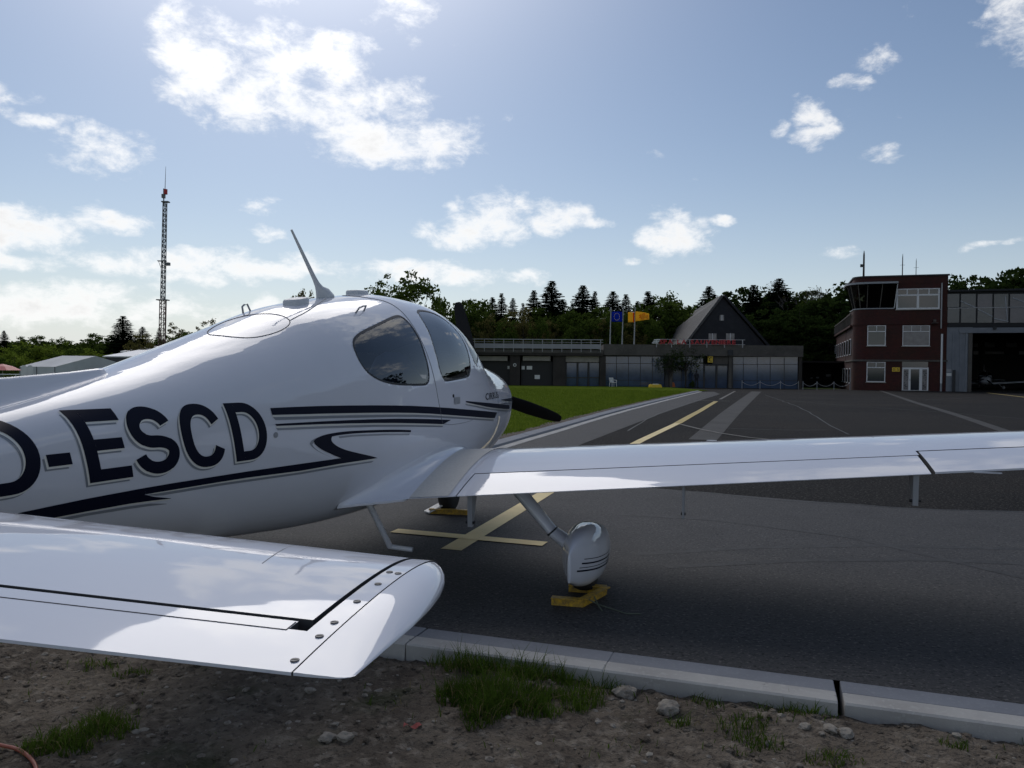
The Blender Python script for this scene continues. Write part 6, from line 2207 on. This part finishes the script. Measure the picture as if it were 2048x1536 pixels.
for k, (x0, x1, y, Y, lab) in enumerate(((205, 300, 712, 88, 'low dark shed with a bright white roof edge behind the tail'), (240, 330, 702.5, 100, 'farther low shed with white roof strip above the first shed'))):
    a, c = at(x0, y, Y), at(x1, y, Y); z = float(gz(Y))
    o = empty('low_shed', (a[0], Y, z)); w = c[0] - a[0] + 6
    b = MB(); b.box((.3, .2, 0), (w, 8, a[2] - z - .05)); b.build('wall', MT['shedwall'], o)
    thick_quad('roof', [(0, 0, a[2] - z), (w + .2, 0, a[2] - z), (w + .2, 8.5, a[2] - z + .9), (0, 8.5, a[2] - z + .9)], MT['whiteroof'], o, .12)
    tag(o, lab, 'shed')
# parasol and table at the left edge
p = at(5, 738, 70); z = float(gz(70)); o = empty('parasol', (p[0], 70, z))
zt2 = at(5, 728, 70)[2] - z
b = MB(); b.tube([(0, 0, 0), (0, 0, zt2)], .03, 6); b.build('pole', MT['rail'], o)
b = MB(); b.rings([[(r * math.cos(t), r * math.sin(t), h) for t in np.linspace(0, 2 * math.pi, 8, endpoint=False)] for r, h in ((1.5, zt2 - .55), (.8, zt2 - .2), (.05, zt2))], True, False); b.build('canopy', MT['red'], o)
tag(o, 'red parasol at the far left edge beside the tent', 'parasol')
o = empty('picnic_table', (at(18, 745, 69)[0], 69, float(gz(69))))
b = MB(); b.box((-1.0, -.4, .70), (1.0, .4, .76)); b.build('table_top', MT['paper'], o)
for sx in (-.8, .8):
    b = MB(); b.box((sx - .05, -.35, 0), (sx + .05, .35, .698)); b.build('leg', MT['rail'], o)
tag(o, 'pale table below the red parasol at the left edge', 'table')

# ================================================================== TREES
MT['bark'] = mat('bark', (.06, .05, .04), .9, noise=(6, 4, .4))
MT['bark_pale'] = mat('pale_bark', (.17, .155, .14), .9, noise=(5, 4, .3))
MT['needle'] = leaf_mat('spruce_needles', (.010, .022, .010), (.022, .040, .016), .15)
MT['leaf_a'] = leaf_mat('leaf_fresh_green', (.045, .075, .014), (.085, .12, .024), .42)
MT['leaf_b'] = leaf_mat('leaf_mid_green', (.040, .066, .013), (.085, .12, .024), .45)
MT['leaf_c'] = leaf_mat('leaf_olive', (.085, .082, .026), (.15, .135, .045), .42)
MT['leaf_d'] = leaf_mat('leaf_dark_green', (.018, .034, .009), (.042, .064, .016), .34)
MT['leaf_e'] = leaf_mat('leaf_bright_bush', (.10, .15, .018), (.18, .23, .035), .5)


class Soup:
    def __init__(self):
        self.v, self.f = [], []

    def quad(self, c, u, w):
        b = len(self.v)
        self.v += [tuple(c - u - w * .35), tuple(c + u * .1 - w), tuple(c + u + w * .1), tuple(c - u * .1 + w)]
        self.f.append((b, b + 1, b + 2, b + 3))

    def tri(self, a, b_, c):
        b = len(self.v); self.v += [tuple(a), tuple(b_), tuple(c)]; self.f.append((b, b + 1, b + 2))

    def mesh(self, name, m):
        me = bpy.data.meshes.new(name); me.from_pydata(self.v, [], self.f); me.materials.append(m); return me


def mb_mesh(b, name, m, smooth=True):
    me = bpy.data.meshes.new(name); me.from_pydata(b.v, [], b.f); me.materials.append(m)
    if smooth:
        me.polygons.foreach_set('use_smooth', [True] * len(me.polygons))
    return me


def rvec(r):
    while True:
        v = np.array([r.uniform(-1, 1), r.uniform(-1, 1), r.uniform(-1, 1)])
        n = np.linalg.norm(v)
        if .1 < n < 1:
            return v / n


def conifer_meshes(seed, h=12.0, wide=.20, gappy=.1):
    r = random.Random(seed); S = Soup()
    b = MB(); b.tube([(0, 0, 0), (0, 0, h * .5), (0, 0, h * .985)], [h * .016, h * .010, .01], 7)
    n = int(h * 5.0)
    for i in range(n):
        t = i / n; z = h * (.06 + .94 * t)
        R_ = h * wide * (1 - t) ** .82 * r.uniform(.82, 1.12) + .10
        k = max(6, int(13 * (1 - t) + 6)); a0 = r.uniform(0, 6.28)
        for j in range(k):
            if r.random() < gappy:
                continue
            a = a0 + 6.283 * j / k + r.uniform(-.25, .25); L_ = R_ * r.uniform(.7, 1.15)
            d = np.array([math.cos(a), math.sin(a), 0]); s = np.array([-math.sin(a), math.cos(a), 0])
            rise = r.uniform(.05, .25) * (1 if t > .75 else -.4)
            m_ = max(3, int(L_ / .32))
            for q in range(m_):
                u0 = (q + .2) / m_
                c = np.array([0, 0, z]) + d * L_ * u0 + np.array([0, 0, rise * L_ * u0 - .14 * L_ * u0 * u0])
                wd = (.38 + .36 * (1 - u0)) * min(1.0, L_ * .7 + .25)
                tip = c + d * (L_ / m_ * 1.5) + np.array([0, 0, -.05 * L_])
                for sg in (-1, 1):
                    e = c + s * sg * wd * r.uniform(.8, 1.6) + d * .10 + np.array([0, 0, -.12 * r.random() - .04])
                    S.tri(c, e, tip)
                if r.random() < .6:
                    S.tri(c + s * .05, c - s * .05 + d * .1, c + np.array([0, 0, -.36 * r.uniform(.6, 1.5)]))
    return mb_mesh(b, 'trunk', MT['bark']), S


def broadleaf_meshes(seed, h=11.0, R_=3.2, clumps=80, per=46, leaf=.2, low=.22, density=1.0, bark='bark'):
    r = random.Random(seed); S = Soup(); b = MB()
    b.tube([(0, 0, 0), (.05 * h * r.uniform(-1, 1) * .3, 0, h * .25), (.1 * r.uniform(-1, 1), .1, h * .55), (0, 0, h * .82)], [h * .018, h * .014, h * .009, .02], 7)
    C = []
    off = Vector((seed * 3.1, seed * 1.7, 0))
    for i in range(clumps):
        v = rvec(r); k = r.random() ** .42
        lump = 1 + .38 * mnoise.noise(Vector(v) * 1.7 + off)
        c = np.array([v[0] * R_ * k * lump, v[1] * R_ * k * lump, h * (low + (1 - low) * .5) + v[2] * k * lump * h * (1 - low) * .5])
        C.append(c)
    for i in range(0, clumps, 4):
        c = C[i]; z0 = h * r.uniform(.2, .55); z0 = min(z0, c[2] * .9)
        mid = np.array([c[0] * .45, c[1] * .45, z0 + (c[2] - z0) * .6])
        b.tube([(0, 0, z0), mid, c], [h * .007, h * .004, .012], 5, caps=False)
    for c in C:
        cr_ = r.uniform(.35, .85) * R_ / 3.2
        for j in range(int(per * density * r.uniform(.6, 1.3))):
            p = c + rvec(r) * cr_ * r.random() ** .5 * np.array([1.1, 1.1, .75])
            u = rvec(r); w = np.cross(u, rvec(r)); w /= np.linalg.norm(w) + 1e-6
            s = leaf * r.uniform(.6, 1.3)
            S.quad(p, u * s, w * s * .55)
    return mb_mesh(b, 'trunk', MT[bark]), S


def bare_meshes(seed, h=12.0):
    r = random.Random(seed); b = MB(); S = Soup()

    def grow(p, d, L_, rad, lv):
        q = p + d * L_
        b.tube([p, (p + q) / 2 + rvec(r) * L_ * .05, q], [rad, rad * .85, rad * .68], 5 if lv < 2 else 3, caps=False)
        if lv >= 6:
            if r.random() < .5:
                for _ in range(2):
                    u = rvec(r); S.quad(q + rvec(r) * .15, u * .09, np.cross(u, rvec(r)) * .05)
            return
        for k in range(2 if r.random() < .6 else 3):
            e = d + rvec(r) * (.62 if lv else .42); e[2] += .16; e /= np.linalg.norm(e)
            grow(q, e, L_ * r.uniform(.66, .84), rad * .66, lv + 1)
    grow(np.zeros(3), np.array([0, 0, 1.0]), h * .27, h * .014, 0)
    return mb_mesh(b, 'trunk', MT['bark_pale']), S


LIB = {}


def lib(kind, variants, fn, mats):
    LIB[kind] = []
    for i in range(variants):
        tm, S = fn(i)
        LIB[kind].append((tm, S.mesh('crown', mats[i % len(mats)])))


lib('spruce', 4, lambda i: conifer_meshes(11 + i, 12.0, (.34, .30, .37, .28)[i], (.03, .08, .02, .10)[i]), [MT['needle']])
lib('fresh', 2, lambda i: broadleaf_meshes(31 + i, 11, 3.6, 190, 46, .19, .12), [MT['leaf_a']])
lib('mid', 3, lambda i: broadleaf_meshes(41 + i, 11, 3.5, 190, 46, .21, .05), [MT['leaf_b']])
lib('olive', 2, lambda i: broadleaf_meshes(51 + i, 11, 3.2, 130, 42, .17, .1, .9), [MT['leaf_c']])
lib('dark', 3, lambda i: broadleaf_meshes(61 + i, 11, 3.9, 200, 50, .24, .02), [MT['leaf_d']])
lib('bush', 3, lambda i: broadleaf_meshes(71 + i, 4, 2.6, 70, 48, .14, .0), [MT['leaf_e'], MT['leaf_a'], MT['leaf_e']])
lib('bare', 1, lambda i: bare_meshes(81), [MT['leaf_c']])
lib('small', 1, lambda i: broadleaf_meshes(91, 4.2, 2.1, 90, 20, .07, .36, 1.0), [MT['leaf_d']])
BASEH = {'spruce': 12.0, 'fresh': 11, 'mid': 11, 'olive': 11, 'dark': 11, 'bush': 4, 'bare': 12.6, 'small': 4.2}
NAMES = {'spruce': 'spruce_tree', 'fresh': 'broadleaf_tree', 'mid': 'broadleaf_tree', 'olive': 'broadleaf_tree', 'dark': 'broadleaf_tree', 'bush': 'bush', 'bare': 'bare_tree', 'small': 'ornamental_tree'}


def tree(kind, px, pytop, Y, var=0, wide=1.0, label=None, group=None):
    p = at(px, pytop, Y); z = float(gz(Y)) - .1
    s = (p[2] - z) / BASEH[kind]
    tm, cm = LIB[kind][var % len(LIB[kind])]
    o = empty(NAMES[kind], (p[0], Y, z), rnd.uniform(0, 6.28))
    o.scale = (s * wide, s * wide, s)
    for nm, me in (('trunk', tm), ('crown', cm)):
        c = bpy.data.objects.new(nm, me); COL.objects.link(c); c.parent = o
    tag(o, label, 'bush' if kind == 'bush' else 'tree', group)
    return o


def row(kind, items, word, where, group, cat_first=1):
    items = sorted(items)
    for i, it in enumerate(items):
        px, py, Y = it[:3]; wide = it[3] if len(it) > 3 else 1.0
        tree(kind, px, py, Y, i, wide, '%s %s from the left %s' % (ordinal(i + 1), word, where), group)


WB = 'in the wood behind the terminal'
row('spruce', [(985, 592, 106, .9), (1003, 584, 101, .85), (1026, 594, 108, .7), (1068, 578, 104, .9), (1104, 559, 101, 1.35), (1126, 596, 108, 1.0), (1166, 568, 103, 1.2), (1190, 580, 110, .8), (1226, 580, 104, 1.15), (1252, 586, 108, 1.0), (1296, 580, 106, 1.2),
               (1418, 570, 125, 1.15), (1507, 567, 118, 1.1), (1559, 554, 112, 1.15), (1590, 592, 116, .9), (1046, 604, 112, .8), (1145, 604, 113, .9), (1530, 598, 122), (1476, 602, 124, .9), (1275, 600, 114, .8)],
    'dark spruce', WB, 'spruces behind the terminal')
row('mid', [(922, 604, 96, .95), (950, 600, 98), (972, 610, 101, .9), (1012, 630, 96, .9), (1086, 618, 99, 1.0), (1142, 622, 97, 1.3), (1178, 628, 95, 1.1), (1208, 616, 99, 1.1), (1340, 588, 108, 1.1), (1318, 604, 103, 1.1), (1278, 618, 101, 1.1), (1245, 626, 97, 1.0), (1615, 588, 112), (1366, 606, 112, .9)],
    'mid green broadleaf tree', WB, 'green broadleaf trees behind the terminal')
row('olive', [(1030, 618, 95, 1.0), (1052, 634, 93, .9), (1102, 642, 94, .8), (986, 632, 94, .9), (1198, 640, 93, .8), (1262, 644, 95, .9), (958, 640, 92, .8)], 'olive-yellow broadleaf tree', WB, 'olive trees behind the terminal')
row('dark', [(1470, 584, 122, 1.3), (1520, 580, 124, 1.3), (1580, 580, 118, 1.3), (1640, 588, 110, 1.2), (1690, 570, 106, 1.2), (1600, 615, 104, 1.1), (1550, 622, 104, 1.3), (1500, 630, 106, 1.3), (1650, 632, 100, 1.2), (1290, 645, 100, 1.2), (1230, 650, 98, 1.2),
              (1130, 650, 100, 1.3), (1060, 655, 100, 1.3), (990, 652, 100, 1.3), (930, 650, 100, 1.3), (1340, 640, 104, 1.3)], 'dark broadleaf tree', WB, 'dark broadleaf trees behind the terminal')
row('fresh', [(940, 616, 94, .8), (1012, 640, 92, .7), (1152, 634, 93, .8), (1216, 630, 94, .7), (1300, 626, 97, .7), (1078, 640, 92, .6)], 'fresh light green tree', WB, 'light green trees behind the terminal')
WH = 'behind the hangar roof'
row('dark', [(1905, 556, 112, 1.0), (1940, 562, 114), (1975, 556, 110, 1.1), (2010, 552, 108, 1.1), (2045, 540, 106, 1.2), (2090, 548, 106, 1.2), (2150, 545, 104, 1.2), (2230, 560, 100, 1.2)], 'dark broadleaf tree', WH, 'trees behind the hangar')
tree('bare', 1620, 549, 112, 0, 1.1, 'pale leafless tree standing above the wood left of the tower', None)
tree('bare', 1832, 546, 120, 0, .9, 'leafless twiggy treetop just showing over the tower roof', None)
tree('fresh', 822, 556, 72, 0, 1.0, 'big fresh green tree behind the cockpit roof', None)
tree('mid', 880, 600, 78, 1, .9, 'green tree between the cockpit roof and the propeller blade', None)
tree('fresh', 775, 568, 76, 1, .9, 'fresh green tree just left of the big tree behind the cockpit', None)
tree('olive', 596, 584, 80, 0, .55, 'twiggy treetop showing just left of the whip antenna', None)
tree('olive', 630, 586, 82, 1, .5, 'twiggy treetop showing right behind the whip antenna', None)
tree('small', 1372, 690, 78, 0, 1.0, 'small dark ornamental tree before the terminal windows', None)
tree('small', 1340, 700, 77.5, 0, .85, 'smaller dark tree left of the ornamental tree at the terminal', None)
tree('bush', 1385, 760, 78.5, 1, .5, 'low dark shrub beside the terminal entrance', None)
WL = 'on the left skyline'
row('spruce', [(246, 630, 110, 1.75), (285, 652, 116, 1.2), (8, 660, 150), (318, 655, 120, .9)], 'dark conifer', WL, 'conifers on the left skyline')
row('olive', [(355, 648, 118, .9), (410, 640, 116, .8), (280, 668, 100, 1.2), (430, 650, 114)], 'olive tree', WL, 'olive trees on the left skyline')
row('mid', [(70, 672, 150, 1.4), (120, 676, 150, 1.2), (160, 680, 145, 1.5), (195, 668, 140, 1.3), (330, 672, 105, 1.3), (375, 664, 105, 1.2), (40, 680, 150, 1.3), (225, 680, 120, 1.3)], 'mid green tree', WL, 'green trees on the left skyline')
WS = 'in the hedge behind the tent'
row('bush', [(10, 694, 96, 1.0), (45, 690, 100, 1.1), (80, 688, 102, 1.2), (30, 702, 90, 1.0), (115, 690, 100, 1.1), (150, 694, 98, 1.1), (185, 700, 98, 1.0), (0, 712, 84, .9), (215, 706, 104, .9), (-40, 692, 96, 1.1)],
    'bright green bush', WS, 'bushes behind the tent')


def wood(name, x0, x1, Y, h0, h1, n, leaf, m, label, seed, depth=14.0):
    r = random.Random(seed); S = Soup()
    for i in range(n):
        x = r.uniform(x0, x1); y = Y + r.uniform(0, depth)
        top = h0 + (h1 - h0) * (.5 + .5 * mnoise.noise(Vector((x * .16, y * .11, seed)))) + 1.0 * mnoise.noise(Vector((x * .7, y * .5, 3)))
        z = float(gz(Y)) + top * r.random() ** .6
        u = rvec(r); w = np.cross(u, rvec(r)); s = leaf * r.uniform(.6, 1.3)
        S.quad(np.array([x, y, z]), u * s, w * s * .6)
    o = bpy.data.objects.new(name, S.mesh(name, m)); COL.objects.link(o)
    return tag(o, label, 'wood', kind='stuff')


wood('distant_wood', -12, 100, 124, 7.0, 11.0, 34000, .65, MT['leaf_d'], 'dense dark wood filling the background behind the buildings', 4)
wood('distant_wood', -130, -38, 165, 3.5, 8.0, 14000, .6, MT['leaf_b'], 'far grey-green wood along the left horizon', 5)
wood('distant_wood', 50, 90, 18, 14.0, 19.0, 22000, .8, MT['leaf_d'], 'dense dark wood to the right beyond the hangar', 6, 34.0)

for o in scene.objects:
    if o.type == 'EMPTY':
        o.hide_render = False
